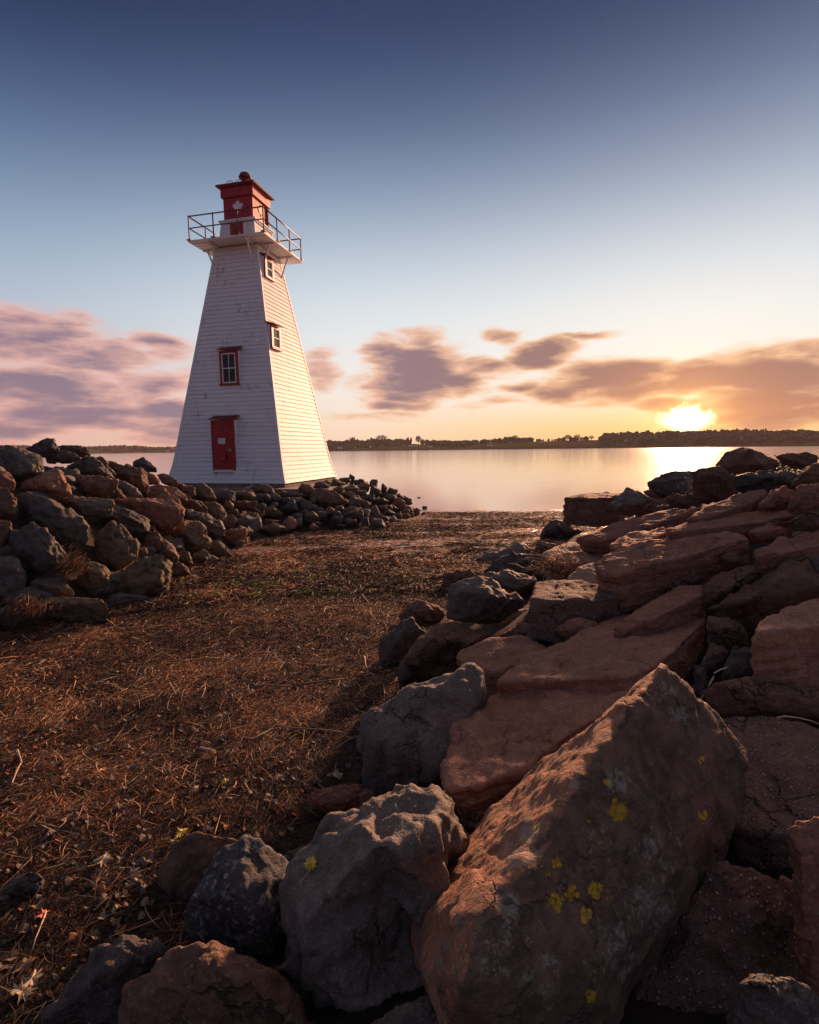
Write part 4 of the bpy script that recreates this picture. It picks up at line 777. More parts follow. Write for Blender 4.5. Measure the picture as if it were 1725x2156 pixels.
for a, b in ((0, -1), (1, 0), (0, 1), (-1, 0)):
    for s in (-.80, .80):
        def P2(o, z): return (a*o+(-b)*s if a == 0 else a*o, b*o+(a*s if a else 0), z)
        h = hw(8.72)
        bm = bmesh.new(); L, mt = beamm(P2(h, 8.72), P2(1.42, ZD-.14), .05, .05); box(bm, 0, L, -.026, .026, -.03, .03, mt)
        L, mt = beamm(P2(.94, ZD-.125), P2(1.62, ZD-.125), .05, .05); box(bm, 0, L, -.03, .03, -.03, .03, mt)
        obj('bracket', bm, 'wtrim', LH)
# railing
bm = bmesh.new(); e = D-.045
def quad_rail(z, r):
    c = [(-e, -e), (e, -e), (e, e), (-e, e)]
    for i in range(4): tube(bm, [(c[i][0], c[i][1], z), (c[(i+1) % 4][0], c[(i+1) % 4][1], z)], r, 8)
quad_rail(ZD+.92, .027); quad_rail(ZD+.47, .024)
rail = obj('railing', bm, 'iron', LH, smooth=True)
for i in range(4):
    c = [(-e, -e), (e, -e), (e, e), (-e, e)]; A, B = c[i], c[(i+1) % 4]
    for t in (0, .335, .665):
        x, y = A[0]+(B[0]-A[0])*t, A[1]+(B[1]-A[1])*t
        bm = bmesh.new(); tube(bm, [(x, y, ZD+.01), (x, y, ZD+.925)], .026, 8); tube(bm, [(x, y, ZD+.90), (x, y, ZD+.945)], .032, 8); tube(bm, [(x, y, ZD+.455), (x, y, ZD+.485)], .03, 8)
        box(bm, x-.09, x+.09, y-.09, y+.09, ZD+.001, ZD+.03)
        obj('rail_post', bm, 'iron', rail)
# watch room above the deck
def hw2(z): return .845-.10*z/.85
V, F = courses(0, .86, 5, lambda z: hw2(z), .014, 4)
link('watch_room_wall', npmesh('watch_room_wall', np.array(V)+[0, 0, ZD], F, M['shingle'], False), LH)
for sx in (-1, 1):
    for sy in (-1, 1):
        bm = bmesh.new()
        def quad(z):
            h = hw2(z)+.02; w = .08
            return [(sx*h, sy*h, ZD+z), (sx*(h-w), sy*h, ZD+z), (sx*(h-w), sy*(h-w), ZD+z), (sx*h, sy*(h-w), ZD+z)]
        prism8(bm, quad(0), quad(.86)); obj('corner_board', bm, 'wtrim', LH)
bm = bmesh.new(); box(bm, -.84, .84, -.84, .84, ZD+.93, ZD+.985); box(bm, -.80, .80, -.80, .80, ZD+.862, ZD+.928); obj('cornice', bm, 'wtrim', LH, bevel=.005)
bm = bmesh.new(); box(bm, -.27, .33, -.90, -.70, ZD+.02, ZD+.72); dh = obj('hatch_door', bm, 'lred', LH, bevel=.006)
bm = bmesh.new(); box(bm, -.35, -.273, -.885, -.7, ZD+.02, ZD+.79); box(bm, .333, .41, -.885, -.7, ZD+.02, ZD+.79); box(bm, -.40, .46, -.93, -.7, ZD+.792, ZD+.83); obj('frame', bm, 'wtrim', dh)
bm = bmesh.new(); box(bm, -.04, -.01, -.912, -.902, ZD+.05, ZD+.70); obj('handle_bar', bm, 'iron', dh)
# lantern box
LH0 = ZD+.985; l = .665
bm = bmesh.new(); box(bm, -l, l, -l, l, LH0, LH0+.92); lb = obj('lantern_box', bm, 'lred', LH, bevel=.01)
bm = bmesh.new(); box(bm, -.735, .735, -.735, .735, LH0+.90, LH0+1.27); obj('upper_band', bm, 'lred', LH, bevel=.01)
bm = bmesh.new(); R_ = .865
box(bm, -.78, .78, -.78, .78, LH0+1.272, LH0+1.30)
prism8(bm, [(-R_, -R_, LH0+1.302), (R_, -R_, LH0+1.302), (R_, R_, LH0+1.302), (-R_, R_, LH0+1.302)], [(-R_, -R_, LH0+1.37), (R_, -R_, LH0+1.37), (R_, R_, LH0+1.37), (-R_, R_, LH0+1.37)])
prism8(bm, [(-R_+.01, -R_+.01, LH0+1.372), (R_-.01, -R_+.01, LH0+1.372), (R_-.01, R_-.01, LH0+1.372), (-R_+.01, R_-.01, LH0+1.372)], [(-.13, -.13, LH0+1.62), (.13, -.13, LH0+1.62), (.13, .13, LH0+1.62), (-.13, .13, LH0+1.62)])
rf = obj('roof', bm, 'lredd', LH)
for (x, y, dx, dy) in ((-.35, -.62, 1, 0), (.05, -.60, 1, 0), (.62, .25, 0, 1)):
    z = LH0+1.43; bm = bmesh.new(); tube(bm, [(x-dx*.13, y-dy*.13, z-.03), (x-dx*.13, y-dy*.13, z+.11), (x-dx*.10, y-dy*.10, z+.135), (x+dx*.10, y+dy*.10, z+.135), (x+dx*.13, y+dy*.13, z+.11), (x+dx*.13, y+dy*.13, z-.03)], .013, 6)
    obj('roof_handle', bm, 'iron', rf, smooth=True)
bm = bmesh.new(); prof = [(.135, 1.60), (.135, 1.90), (.25, 1.90), (.262, 1.935), (.215, 2.03), (.19, 2.085), (.12, 2.115), (0.001, 2.12)]; rings = []
for r_, z in prof: rings.append([bm.verts.new((r_*math.cos(a*6.2832/20), r_*math.sin(a*6.2832/20), LH0+z)) for a in range(20)])
for A, B in zip(rings, rings[1:]):
    for k in range(20): bm.faces.new((A[k], A[(k+1) % 20], B[(k+1) % 20], B[k]))
obj('roof_vent', bm, 'lredd', LH)
leaf = [(0, 1.0), (.085, .84), (.185, .89), (.14, .62), (.16, .60), (.30, .75), (.335, .67), (.48, .70), (.43, .55), (.50, .50), (.27, .30), (.30, .22), (.035, .25), (.025, 0)]
out = leaf+[(-x, y) for x, y in leaf[::-1] if x > 0]
for rot in (0, 1):
    bm = bmesh.new(); s = .47
    A = [bm.verts.new((x*s, -(l+.004), LH0+.31+y*s)) for x, y in out]; B = [bm.verts.new((x*s, -(l+.014), LH0+.31+y*s)) for x, y in out]
    bmesh.ops.triangulate(bm, faces=[bm.faces.new(A), bm.faces.new(B[::-1])])
    n = len(out)
    for i in range(n): bm.faces.new((A[i], A[(i+1) % n], B[(i+1) % n], B[i]))
    if rot: bmesh.ops.rotate(bm, verts=bm.verts, cent=(0, 0, 0), matrix=Matrix.Rotation(math.pi/2, 3, 'Z'))
    obj('maple_leaf_emblem', bm, 'wtrim', lb)
bm = bmesh.new(); box(bm, l+.002, l+.05, .50, .58, LH0+.05, LH0+.86); obj('drain_strip', bm, 'lredd', lb)
# dormer boxes: upright openings in the leaning wall, each under a small shed roof
def opening(kind, cx, w, z0, z1, face, side):
    """face: distance of the front plane from the axis; side 0 is the door side, 1 the right-hand side"""
    rot = Matrix.Rotation(math.pi/2*side, 3, 'Z')
    def fin(name, bm, mat, par, bev=0):
        if side: bmesh.ops.rotate(bm, verts=bm.verts, cent=(0, 0, 0), matrix=rot)
        return obj(name, bm, mat, par, bevel=bev)
    x0, x1 = cx-w/2, cx+w/2; yb = -(hw(z1)-.12); f = -face
    bm = bmesh.new()
    box(bm, x0-.0, x1+.0, f+.03, yb, z0, z1)
    body = fin(kind, bm, 'wtrim' if kind == 'window' else 'lred', LH)
    bm = bmesh.new()
    if kind == 'window':
        fr = .085 if side == 0 else .12
        for q in ((x0-.01, x0+fr, z0-.02, z1), (x1-fr, x1+.01, z0-.02, z1)): box(bm, q[0], q[1], f-.012, f+.05, q[2], q[3])
        box(bm, x0+fr+.001, x1-fr-.001, f-.012, f+.05, z1-.09, z1); box(bm, x0-.04, x1+.04, f-.05, f+.06, z0-.08, z0-.022)
        fin('red_frame', bm, 'lred', body, .004)
        a, b, c_, d = x0+fr, x1-fr, z0+.0, z1-.092; s = .045
        bm = bmesh.new()
        box(bm, a+.002, a+s, f-.002, f+.028, c_, d); box(bm, b-s, b-.002, f-.002, f+.028, c_, d)
        box(bm, a+s+.001, b-s-.001, f-.002, f+.028, c_, c_+s); box(bm, a+s+.001, b-s-.001, f-.002, f+.028, d-s, d)
        zm = (c_+d)/2; box(bm, a+s+.001, b-s-.001, f-.001, f+.026, zm-.018, zm+.018)
        if side == 0:
            for (p, q) in ((c_+s+.001, zm-.019), (zm+.019, d-s-.001)): box(bm, cx-.011, cx+.011, f+.002, f+.024, p, q)
        fin('sash', bm, 'wtrim', body)
        bm = bmesh.new(); box(bm, a+s, b-s, f+.022, f+.0295, c_+s, d-s); fin('pane', bm, 'glass', body)
    else:
        box(bm, x0-.02, x0+.05, f-.012, f+.06, z0, z1); box(bm, x1-.09, x1+.02, f-.012, f+.06, z0, z1); box(bm, x0+.051, x1-.091, f-.012, f+.06, z1-.09, z1)
        fin('red_frame', bm, 'lred', body, .004)
        bm = bmesh.new(); box(bm, x0+.055, x1-.095, f-.004, f+.029, z0+.01, z1-.095); leafd = fin('door_leaf', bm, 'lred', body, .003)
        bm = bmesh.new(); box(bm, x0-.02, x1-.08, f-.14, f+.05, z0-.06, z0-.012); fin('sill', bm, 'wtrim', body, .004)
        bm = bmesh.new(); box(bm, -.23, .07, f-.022, f-.006, 1.56, 1.78); nt_ = fin('notice', bm, 'paper', body)
        bm = bmesh.new()
        for i, (wa, wb) in enumerate(((-.18, .03), (-.20, .04), (-.20, .02), (-.20, .04), (-.19, .0))): box(bm, wa, wb, f-.0245, f-.0225, 1.735-i*.034, 1.747-i*.034)
        fin('notice_lettering', bm, 'ink', body)
        bm = bmesh.new(); box(bm, -.24, .07, f-.09, f-.006, .88, 1.20); bx_ = fin('utility_box', bm, 'lred', body, .006)
        bm = bmesh.new(); box(bm, -.02, .0, f-.105, f-.092, .95, 1.0); fin('box_catch', bm, 'steel', body)
        bm = bmesh.new(); box(bm, .25, .31, f-.03, f-.006, 1.24, 1.36); tube(bm, [(.28, f-.028, 1.31), (.28, f-.07, 1.31), (.18, f-.07, 1.325)], .013, 8); fin('handle', bm, 'steel', body)
    # shed roof with four strips of roofing, running back up to the wall
    yw = -(hw(z1+.17)-.02); z2 = z1+.19 if side == 0 else z1+.12; o = .08 if side == 0 else .05
    nstrip = 4
    bm = bmesh.new()
    for k in range(nstrip):
        t0_, t1_ = k/nstrip, (k+1)/nstrip+.06; lift_ = .010*(1-0)
        ya, yb2 = f-.12+(yw-(f-.12))*t0_, f-.12+(yw-(f-.12))*min(t1_, 1)
        za, zb = z1+.005+(z2-z1)*t0_, z1+.005+(z2-z1)*min(t1_, 1)
        jx = random.uniform(-.01, .01)
        prism8(bm, [(x0-o+jx, ya, za+.012), (x1+o+jx, ya, za+.012), (x1+o+jx, yb2, zb-.004), (x0-o+jx, yb2, zb-.004)], [(x0-o+jx, ya, za+.034), (x1+o+jx, ya, za+.034), (x1+o+jx, yb2, zb+.016), (x0-o+jx, yb2, zb+.016)])
    fin('hood_roof', bm, 'lredd', body)
    # shingled cheeks
    for sx, xx in ((-1, x0), (1, x1)):
        bm = bmesh.new()
        n_ = max(2, int((z1-z0)/.17))
        for k in range(n_):
            za, zb = z0+(z1-z0)*k/n_, z0+(z1-z0)*(k+1)/n_
            ywa, ywb = -(hw(za)-.03), -(hw(zb)-.03)
            if ywb-f < .03: continue
            bm_x = (xx-.002, xx+.016) if sx > 0 else (xx-.016, xx+.002)
            if kind == 'door' : pass
            ywa = max(ywa, f+.062); ywb = max(ywb, f+.062)
            if abs(ywa-ywb) < 1e-4 and ywa <= f+.063: continue
            prism8(bm, [(bm_x[0], f+.061, za), (bm_x[1], f+.061, za), (bm_x[1], ywa, za), (bm_x[0], ywa, za)], [(xx-.002, f+.061, zb-.002), (xx+.004 if sx > 0 else xx+.002, f+.061, zb-.002), (xx+.004 if sx > 0 else xx+.002, ywb, zb-.002), (xx-.002, ywb, zb-.002)])
        if len(bm.faces): fin('cheek', bm, 'shingle' if kind == 'window' else 'wtrim', body)
        else: bm.free()
opening('door', -.04, .98, .50, 2.49, 2.52, 0)
opening('window', .03, .80, 3.98, 5.24, 1.96, 0)
opening('window', -1.12, .76, 5.40, 6.25, 1.735, 1)
opening('window', -.48, .70, 8.36, 9.12, 1.215, 1)
# wire on the wall and the pale pipe running down to the footing
bm = bmesh.new(); yy = -(hw(.78)+.03); tube(bm, [(.66, yy+.03, .80), (.68, yy, .78), (.80, yy, .77), (.92, yy, .80), (1.05, yy, .76), (1.12, yy, .78), (1.14, yy+.03, .82)], .010, 6); obj('wire', bm, 'cable', LH)
bm = bmesh.new(); tube(bm, [(1.30, -(hw(.6)+.04), .58), (1.30, -(hw(.1)+.05), .0), (1.27, -2.80, -.12), (1.05, -2.98, -.18), (.98, -3.0, -.22), (1.16, -3.22, -.50)], .022, 7); obj('drain_pipe', bm, 'cable', LH, smooth=True)
# concrete footing
FT = bpy.data.objects.new('concrete_footing', None); COL.objects.link(FT); FT.location = (LX, LY, LZ); FT.rotation_euler = (0, 0, LR)
tag(FT, 'weathered concrete footing slabs under the lighthouse', 'footing')
bm = bmesh.new(); box(bm, -2.62, 2.62, -2.62, 2.62, -.16, -.004); obj('plinth', bm, 'conc', FT, bevel=.015)
bm = bmesh.new(); box(bm, -3.0, 3.6, -3.25, 3.0, -.52, -.162); obj('base_slab', bm, 'conc', FT, bevel=.03)
bm = bmesh.new(); box(bm, 3.62, 4.35, -2.4, 2.4, -.60, -.22); obj('apron_slab', bm, 'conc', FT, bevel=.03)
# ---------------------------------------------------------------- far shore
m, gg = newmat('shore_land'); t = gg.n('ShaderNodeTexCoord').outputs['Object']
nn = gg.noise(gg.v('MULTIPLY', t, (.004, .02, .05)), 1, 4, .6)
zz = gg.n('ShaderNodeSeparateXYZ', i={0: t}).outputs[2]
cc = gg.mix(gg.ss(nn, .46, .56), (.065, .038, .022, 1), (.055, .065, .02, 1)); cc = gg.mix(gg.ss(zz, 2.5, .5), cc, (.085, .045, .03, 1))
finish(gg, cc, 1.0, None, spec=0.0); M['land'] = m
m, gg = newmat('far_foliage'); t = gg.n('ShaderNodeTexCoord').outputs['Object']
nn = gg.noise(t, .12, 3, .6); finish(gg, gg.mix(gg.ss(nn, .35, .65), (.05, .03, .018, 1), (.11, .06, .035, 1)), .9, None, spec=.1); M['ftree'] = m
M['fbark'] = flat('far_bark', (.06, .04, .03), .9); M['fwall'] = flat('house_white', (.75, .72, .70), .7, .05); M['froof'] = flat('house_roof', (.10, .07, .07), .8)
# skyline: (u, top of the land alone, top of the woods) in photo pixels, at its distance
SK = [(-400, 941, 938), (-100, 941, 937), (100, 943, 938), (205, 946, 940), (255, 945, 938), (330, 945, 941), (400, 944, 940), (600, 941, 934), (700, 936, 928), (790, 935, 926), (850, 934, 924), (940, 934, 928), (1000, 932, 927), (1080, 929, 921), (1150, 927, 923), (1230, 924, 919), (1262, 924, 921), (1275, 918, 913), (1350, 915, 909), (1450, 914, 908), (1560, 913, 905), (1640, 914, 907), (1725, 915, 908), (1900, 912, 906), (2300, 908, 902)]
def dist_u(u): return float(np.interp(u, [-400, 400, 620, 700, 1300, 1900], [1900, 1700, 1500, 1150, 1000, 1000]))
def px2h(u, v, d):
    q = ray(u, v); return CAMZ+q[2]*d/math.hypot(q[0], q[1])
us = np.linspace(-400, 2300, 420); V = []; rows = 7
prof = [(0, 0, -1.5), (3, 0, .9), (14, 0, 2.6), (40, .18, 2.8), (110, .5, 3), (210, .85, 3), (420, 1, 3)]
for u in us:
    d0 = dist_u(u)*(1+.02*math.sin(u*.021)+.01*math.sin(u*.09)); q = ray(u, 943); ux, uy = q[0]/math.hypot(q[0], q[1]), q[1]/math.hypot(q[0], q[1])
    hh = max(3.2, px2h(u, np.interp(u, [s[0] for s in SK], [s[1] for s in SK]), d0+210))
    for (dd, f_, base) in prof: V.append((ux*(d0+dd), uy*(d0+dd), base+f_*max(0, hh-base)))
I = np.arange(len(us)*rows).reshape(len(us), rows); F = np.stack([I[:-1, :-1], I[1:, :-1], I[1:, 1:], I[:-1, 1:]], -1).reshape(-1, 4)
tag(link('far_shore', npmesh('far_shore', V, F, M['land'])), kind='structure')
V = []; F = []; U1, F1 = ico(2); nb = 0; r = np.random.default_rng(5)
def land_h(u, dd): 
    d0 = dist_u(u); hh = max(3.2, px2h(u, np.interp(u, [s[0] for s in SK], [s[1] for s in SK]), d0+210))
    f_ = np.interp(dd, [p[0] for p in prof], [p[1] for p in prof]); b_ = np.interp(dd, [p[0] for p in prof], [p[2] for p in prof]); return b_+f_*max(0, hh-b_)
CLEAR = [(846, 905), (1120, 1262)]
for i in range(3800):
    u = r.uniform(-400, 2300); dd = r.choice([60, 120, 190, 230, 300])+r.uniform(-25, 25)
    if any(a < u < b for a, b in CLEAR) and (r.random() < .8 or dd < 150): continue
    if 1000 < u < 1262 and dd < 170: continue
    if dd < 100 and r.random() < .5: continue
    d = dist_u(u)+dd; q = ray(u, 943); k = math.hypot(q[0], q[1]); zb = land_h(u, dd)
    top = px2h(u, np.interp(u, [s[0] for s in SK], [s[2] for s in SK]), dist_u(u)+210) if dd > 150 else zb+8
    h = max(5, (top-zb))*r.uniform(.72, 1.04); w = min(h*r.uniform(.4, .7), 7)
    P = U1*(1+.28*r.normal(size=(len(U1), 1)))*np.array([w, w, h*.55])+np.array([q[0]/k*d, q[1]/k*d, zb+h*.5])
    F.append(F1+nb); V.append(P); nb += len(U1)
tag(link('far_woodland', npmesh('far_woodland', np.vstack(V), np.vstack(F), M['ftree'], False)), kind='stuff')
# single trees that stand out on the skyline
def far_tree(u, vtop, w_px, kind, label, dd=215):
    d = dist_u(u)+dd; q = ray(u, 943); k = math.hypot(q[0], q[1]); zb = land_h(u, dd); h = max(4, px2h(u, vtop, d)-zb); w = w_px/FPX*d
    o = bpy.data.objects.new('tree', None); COL.objects.link(o); o.location = (q[0]/k*d, q[1]/k*d, zb); tag(o, label, 'tree', 'trees standing above the skyline of the far shore')
    bm = bmesh.new(); tube(bm, [(0, 0, -1), (0, 0, h*.45), (.2, 0, h*.9)], w*.05+.15, 5, .06); obj('trunk', bm, 'fbark', o)
    rr = np.random.default_rng(int(u)); n = 420; P = rr.normal(size=(n, 3)); P /= np.linalg.norm(P, axis=1, keepdims=True); P *= rr.uniform(.35, 1.0, (n, 1))**.6
    lob = 1+.3*vnoise(P*2.2+u, 3)[:, None]; P = P*lob*np.array([w/2, w/2, h*.36 if kind == 'round' else h*.46])+np.array([0, 0, h*.62 if kind == 'round' else h*.54])
    s = .045*h; A = rr.normal(size=(n, 3)); A /= np.linalg.norm(A, axis=1, keepdims=True); B = np.cross(A, rr.normal(size=(n, 3))); B /= np.linalg.norm(B, axis=1, keepdims=True)
    VV = np.stack([P-A*s, P-B*s, P+A*s, P+B*s], 1).reshape(-1, 3)
    link('crown', npmesh('crown', VV, np.arange(4*n).reshape(n, 4), M['ftree'], False), o)
for a in [(743, 920, 14, 'round', 'round tree rising from the woods right of the lighthouse on the far shore'), (783, 921, 10, 'round', 'small round tree between the lighthouse and the broad dome of trees on the far shore'), (804, 915, 24, 'round', 'broad domed tree, the tallest left of the sun on the far shore'),
          (860, 920, 4, 'tall', 'left one of the two thin poplars by the long white farmhouse'), (866, 920, 4, 'tall', 'right one of the two thin poplars by the long white farmhouse'), (881, 917, 13, 'round', 'lone round tree right behind the long white farmhouse'),
          (900, 925, 9, 'round', 'small tree between the long farmhouse and the white shed'), (912, 925, 4, 'tall', 'thin poplar beside the white shed on the far shore'), (1085, 916, 12, 'round', 'round tree left of the open field on the far shore'),
          (1195, 915, 12, 'round', 'tree left of the white hilltop house'), (1215, 915, 14, 'round', 'bushy tree touching the white hilltop house'), (1245, 917, 10, 'round', 'tree in the open field just left of the wooded hill'),
          (1687, 903, 12, 'round', 'tree poking above the wooded hill near the right edge')]: far_tree(*a)
def house(u, v, w, h, label, dd=40):
    d = dist_u(u)+dd; q = ray(u, v); k = math.hypot(q[0], q[1]); s = d/FPX
    zb = land_h(u, dd)-.3; o = bpy.data.objects.new('farm_house', None); COL.objects.link(o); o.location = (q[0]/k*d, q[1]/k*d, zb); o.rotation_euler = (0, 0, -math.atan2(q[0], q[1])+random.uniform(-.3, .3)); tag(o, label, 'house', 'houses on the far shore')
    W_, H_ = w*s/2, h*s; bm = bmesh.new(); box(bm, -W_, W_, -4, 4, 0, H_); obj('wall', bm, 'fwall', o)
    bm = bmesh.new(); vs = [bm.verts.new(p) for p in ((-W_-.4, -4.5, H_), (W_+.4, -4.5, H_), (W_+.4, 4.5, H_), (-W_-.4, 4.5, H_), (-W_-.4, 0, H_+2.6), (W_+.4, 0, H_+2.6))]
    for f in ((0, 1, 5, 4), (2, 3, 4, 5), (0, 4, 3), (1, 2, 5), (3, 2, 1, 0)): bm.faces.new([vs[i] for i in f])
    obj('roof', bm, 'froof', o)
for a in [(869, 936, 17, 3.2, 'long low white farmhouse on the far shore right of the lighthouse', 90), (716, 936, 9, 2.6, 'small pale house at the waterside just right of the lighthouse', 45), (745, 936, 8, 2.6, 'pale house among trees a little right of the lighthouse', 60), (776, 935, 8, 3, 'pale house below the domed trees', 70), (906, 937, 9, 2.6, 'white shed by the water right of the long farmhouse', 50),
          (1031, 934, 9, 2.6, 'small house at the foot of the field in mid shore', 60), (1139, 928, 9, 3, 'white house on the field in mid shore', 150), (1230, 924, 9, 4.2, 'white hilltop house left of the wooded hill', 190), (1322, 929, 11, 3.2, 'house below the wooded hill left of the sun', 90), (1556, 929, 11, 3.4, 'pale house below the wooded hill right of the sun', 90), (1300, 921, 7, 2.6, 'tiny house at the left end of the wooded hill', 150), (205, 947, 6, 1.6, 'tiny white house on the distant shore left of the lighthouse', 40), (355, 947, 7, 1.5, 'tiny pale barn on the distant shore touching the lighthouse edge', 40)]: house(*a)
# ---------------------------------------------------------------- wrack: eelgrass, straw and leaves washed over the beach
m, gg = newmat('dry_wrack'); at = gg.n('ShaderNodeAttribute', attribute_name='tint').outputs['Color']
finish(gg, at, .7, None, spec=.15, extra={}); M['wrack'] = m
PAL = np.array([(.022, .017, .015), (.07, .040, .027), (.20, .078, .036), (.31, .125, .05), (.42, .27, .15), (.55, .41, .25), (.13, .15, .03)])
def wrack(name, n, rmin, rmax, L, Wd, seed, pal_w, lift=.012, bush=None, kind='stuff'):
    r = np.random.default_rng(seed); a = r.uniform(-.76, .80, n*3); rad = np.exp(r.uniform(math.log(rmin), math.log(rmax), n*3)) if bush is None else None
    if bush is None: P = np.c_[np.sin(a)*rad, np.cos(a)*rad]
    else: P = r.normal(size=(n*3, 2))*bush[2]+bush[:2]
    ok = (polydist(P, RIGHT) < .25) & (polydist(P, LEFT) < .15) & (polydist(P, MOUND) < .1) & (beach_h(P[:, 0], P[:, 1]) > .015)
    if rmin > 5: ok &= ~((fbm(np.c_[P*[.55, 1.9], P[:, :1]*0], 3, 66) > -.08) & (P[:, 1] > 12.5) & (r.random(len(P)) < .85))
    P = P[ok][:n]; n = len(P); dist = np.hypot(P[:, 0], P[:, 1])
    dens = fbm(np.c_[P*.9, P[:, :1]*0], 3, 31)+.4*fbm(np.c_[P*3.1, P[:, :1]*0], 2, 37)
    z = beach_h(P[:, 0], P[:, 1])+relief(P)
    sc = np.clip(dist/4, 1, 3.2)
    ln = r.uniform(L[0], L[1], n)*sc**.6; wd_ = r.uniform(Wd[0], Wd[1], n)*sc
    th = r.normal(.2, .8, n)+2.2*fbm(np.c_[P*.55, P[:, :1]*0], 2, 57)+np.where(r.random(n) < .45, r.uniform(0, 3.14, n), 0); pt = np.abs(r.normal(0, .09, n))
    dx = np.c_[np.cos(th), np.sin(th)]; nx = np.c_[-np.sin(th), np.cos(th)]
    bend = r.normal(0, .25, n)*ln; z0 = z+r.uniform(0, lift, n)*(1+sc*.6)+np.clip(dens, 0, 1)*.012
    pts = []
    for s in (-.5, -.1, .2, .5):
        c = P+dx*(s*ln)[:, None]+nx*(bend*(s*s-.12))[:, None]
        zz = z0+(s+.5)*ln*np.sin(pt)+ln*.12*(.25-s*s)
        w_ = (wd_*(1-.75*abs(s)*1.2)*.5)[:, None]; tl = r.uniform(-.9, .9, n)
        for sg in (-1, 1): pts.append(np.c_[c+nx*w_*sg*np.cos(tl)[:, None], zz+sg*w_[:, 0]*np.sin(tl)])
    V = np.stack(pts, 1).reshape(-1, 3); b = np.arange(n)[:, None]*8
    F = np.concatenate([b+np.array([[0, 1, 3, 2]]), b+np.array([[2, 3, 5, 4]]), b+np.array([[4, 5, 7, 6]])])
    pw_ = np.tile(pal_w, (n, 1)).astype(float); pw_[:, :2] *= np.clip(1.2-dens*1.6, .15, 3)[:, None]; pw_[:, 3:6] *= np.clip(1+dens*1.8, .15, 3)[:, None]; pw_[:, :2] *= (1+4.5*np.clip((6.2-dist)/3, 0, 1))[:, None]; pw_[:, 2:4] *= (1-.5*np.clip((5.5-dist)/3, 0, 1))[:, None]; pw_[:, 4:6] *= (1-.75*np.clip((5.5-dist)/2.5, 0, 1))[:, None]
    gp = np.exp(-(((P[:, 0]+2.6)/1.3)**2+((P[:, 1]-9.3)/1.2)**2))+.6*np.exp(-(((P[:, 0]-.6)/.8)**2+((P[:, 1]-10.2)/.5)**2)); pw_[:, 6] += gp*14*(fbm(np.c_[P*2.3, P[:, :1]*0], 2, 91) > -.1)
    cs = np.cumsum(pw_, 1); k = (r.random(n)*cs[:, -1])[:, None] > cs; k = np.minimum(k.sum(1), 6)
    C = PAL[k]*r.uniform(.6, 1.35, (n, 1)); C = np.repeat(C, 8, 0)
    return tag(link(name, npmesh(name, V, F, M['wrack'], False, {'tint': C})), kind=kind)
wrack('eelgrass_litter', 190000, 1.9, 13, (.02, .075), (.0022, .0055), 41, [3.2, 2.6, 2.4, 1.6, .7, .25, .03])
wrack('distant_eelgrass_litter', 70000, 9, 24, (.05, .16), (.0035, .008), 42, [3.0, 2.6, 2.6, 1.4, .7, .4, .05], .02)
wrack('straw_litter', 4200, 1.9, 12, (.08, .26), (.002, .0045), 43, [.3, .4, .8, 1.0, 2.2, 1.6, 0], .035)
def leaf_mesh(r, s, lobed=True):
    n = 11; bm = bmesh.new(); c = bm.verts.new((0, 0, .1*s)); ring = []
    for i in range(n*2):
        a = i*math.pi/n; q = (1.0 if i % 2 == 0 else .62 if lobed else .95)*r.uniform(.85, 1.1)*(1.0 if lobed else (.55+.45*abs(math.cos(a))))
        ring.append(bm.verts.new((math.cos(a)*q*s, math.sin(a)*q*s*.85, s*(.32*q*q*math.sin(a*2+r.uniform(0, 6)) + r.uniform(-.05, .12)))))
    for i in range(n*2): bm.faces.new((c, ring[i], ring[(i+1) % (n*2)]))
    tube(bm, [(-s*.8, 0, .02*s), (-s*1.5, s*.15, .2*s), (-s*2.1, s*.5, .28*s)], s*.035, 4)
    return bm
# loose leaves, one litter object
V = []; F = []; C = []; nb = 0; r = np.random.default_rng(8); cnt = 0
while cnt < 1000:
    a = r.uniform(-.75, .6); rad = math.exp(r.uniform(math.log(2.2), math.log(11))); x, y = math.sin(a)*rad, math.cos(a)*rad
    q = np.array([[x, y]])
    if polydist(q, RIGHT)[0] > .1 or polydist(q, LEFT)[0] > 0: continue
    z = float((beach_h(q[:, 0], q[:, 1])+relief(q))[0])+.025; s = r.uniform(.012, .032)*(1+.06*rad); k = 9
    ang = np.linspace(0, 2*math.pi, k, endpoint=False); ph = r.uniform(0, 6.3); rr_ = s*(.55+.45*np.abs(np.cos(ang)))*r.uniform(.8, 1.1, k)
    P = np.c_[rr_*np.cos(ang+ph), rr_*np.sin(ang+ph), s*.45*np.sin(ang*2+r.uniform(0, 6))+s*r.uniform(-.1, .2, k)]; P = np.vstack([[0, 0, 0], P])+[x, y, z]
    V.append(P); F.append(np.array([[0, i+1, (i+1) % k+1] for i in range(k)])+nb); nb += k+1
    C.append(np.tile(np.array(random.choice([(.16, .12, .10), (.22, .16, .12), (.28, .12, .05), (.12, .08, .06), (.30, .22, .12), (.24, .20, .17)]))*r.uniform(.45, 1.0), (k+1, 1))); cnt += 1
tag(link('leaf_litter', npmesh('leaf_litter', np.vstack(V), np.vstack(F), M['wrack'], False, {'tint': np.vstack(C)})), kind='stuff')
def colmat(name, col, rough=.6): M[name] = flat(name, col, rough, .3, 30, .3)
colmat('yellow_leaf', (.50, .40, .06)); colmat('pale_leaf', (.30, .25, .17)); colmat('brown_leaf', (.20, .12, .075)); colmat('red_leaf', (.30, .05, .02)); colmat('orange_leaf', (.42, .16, .04))
depsg = None
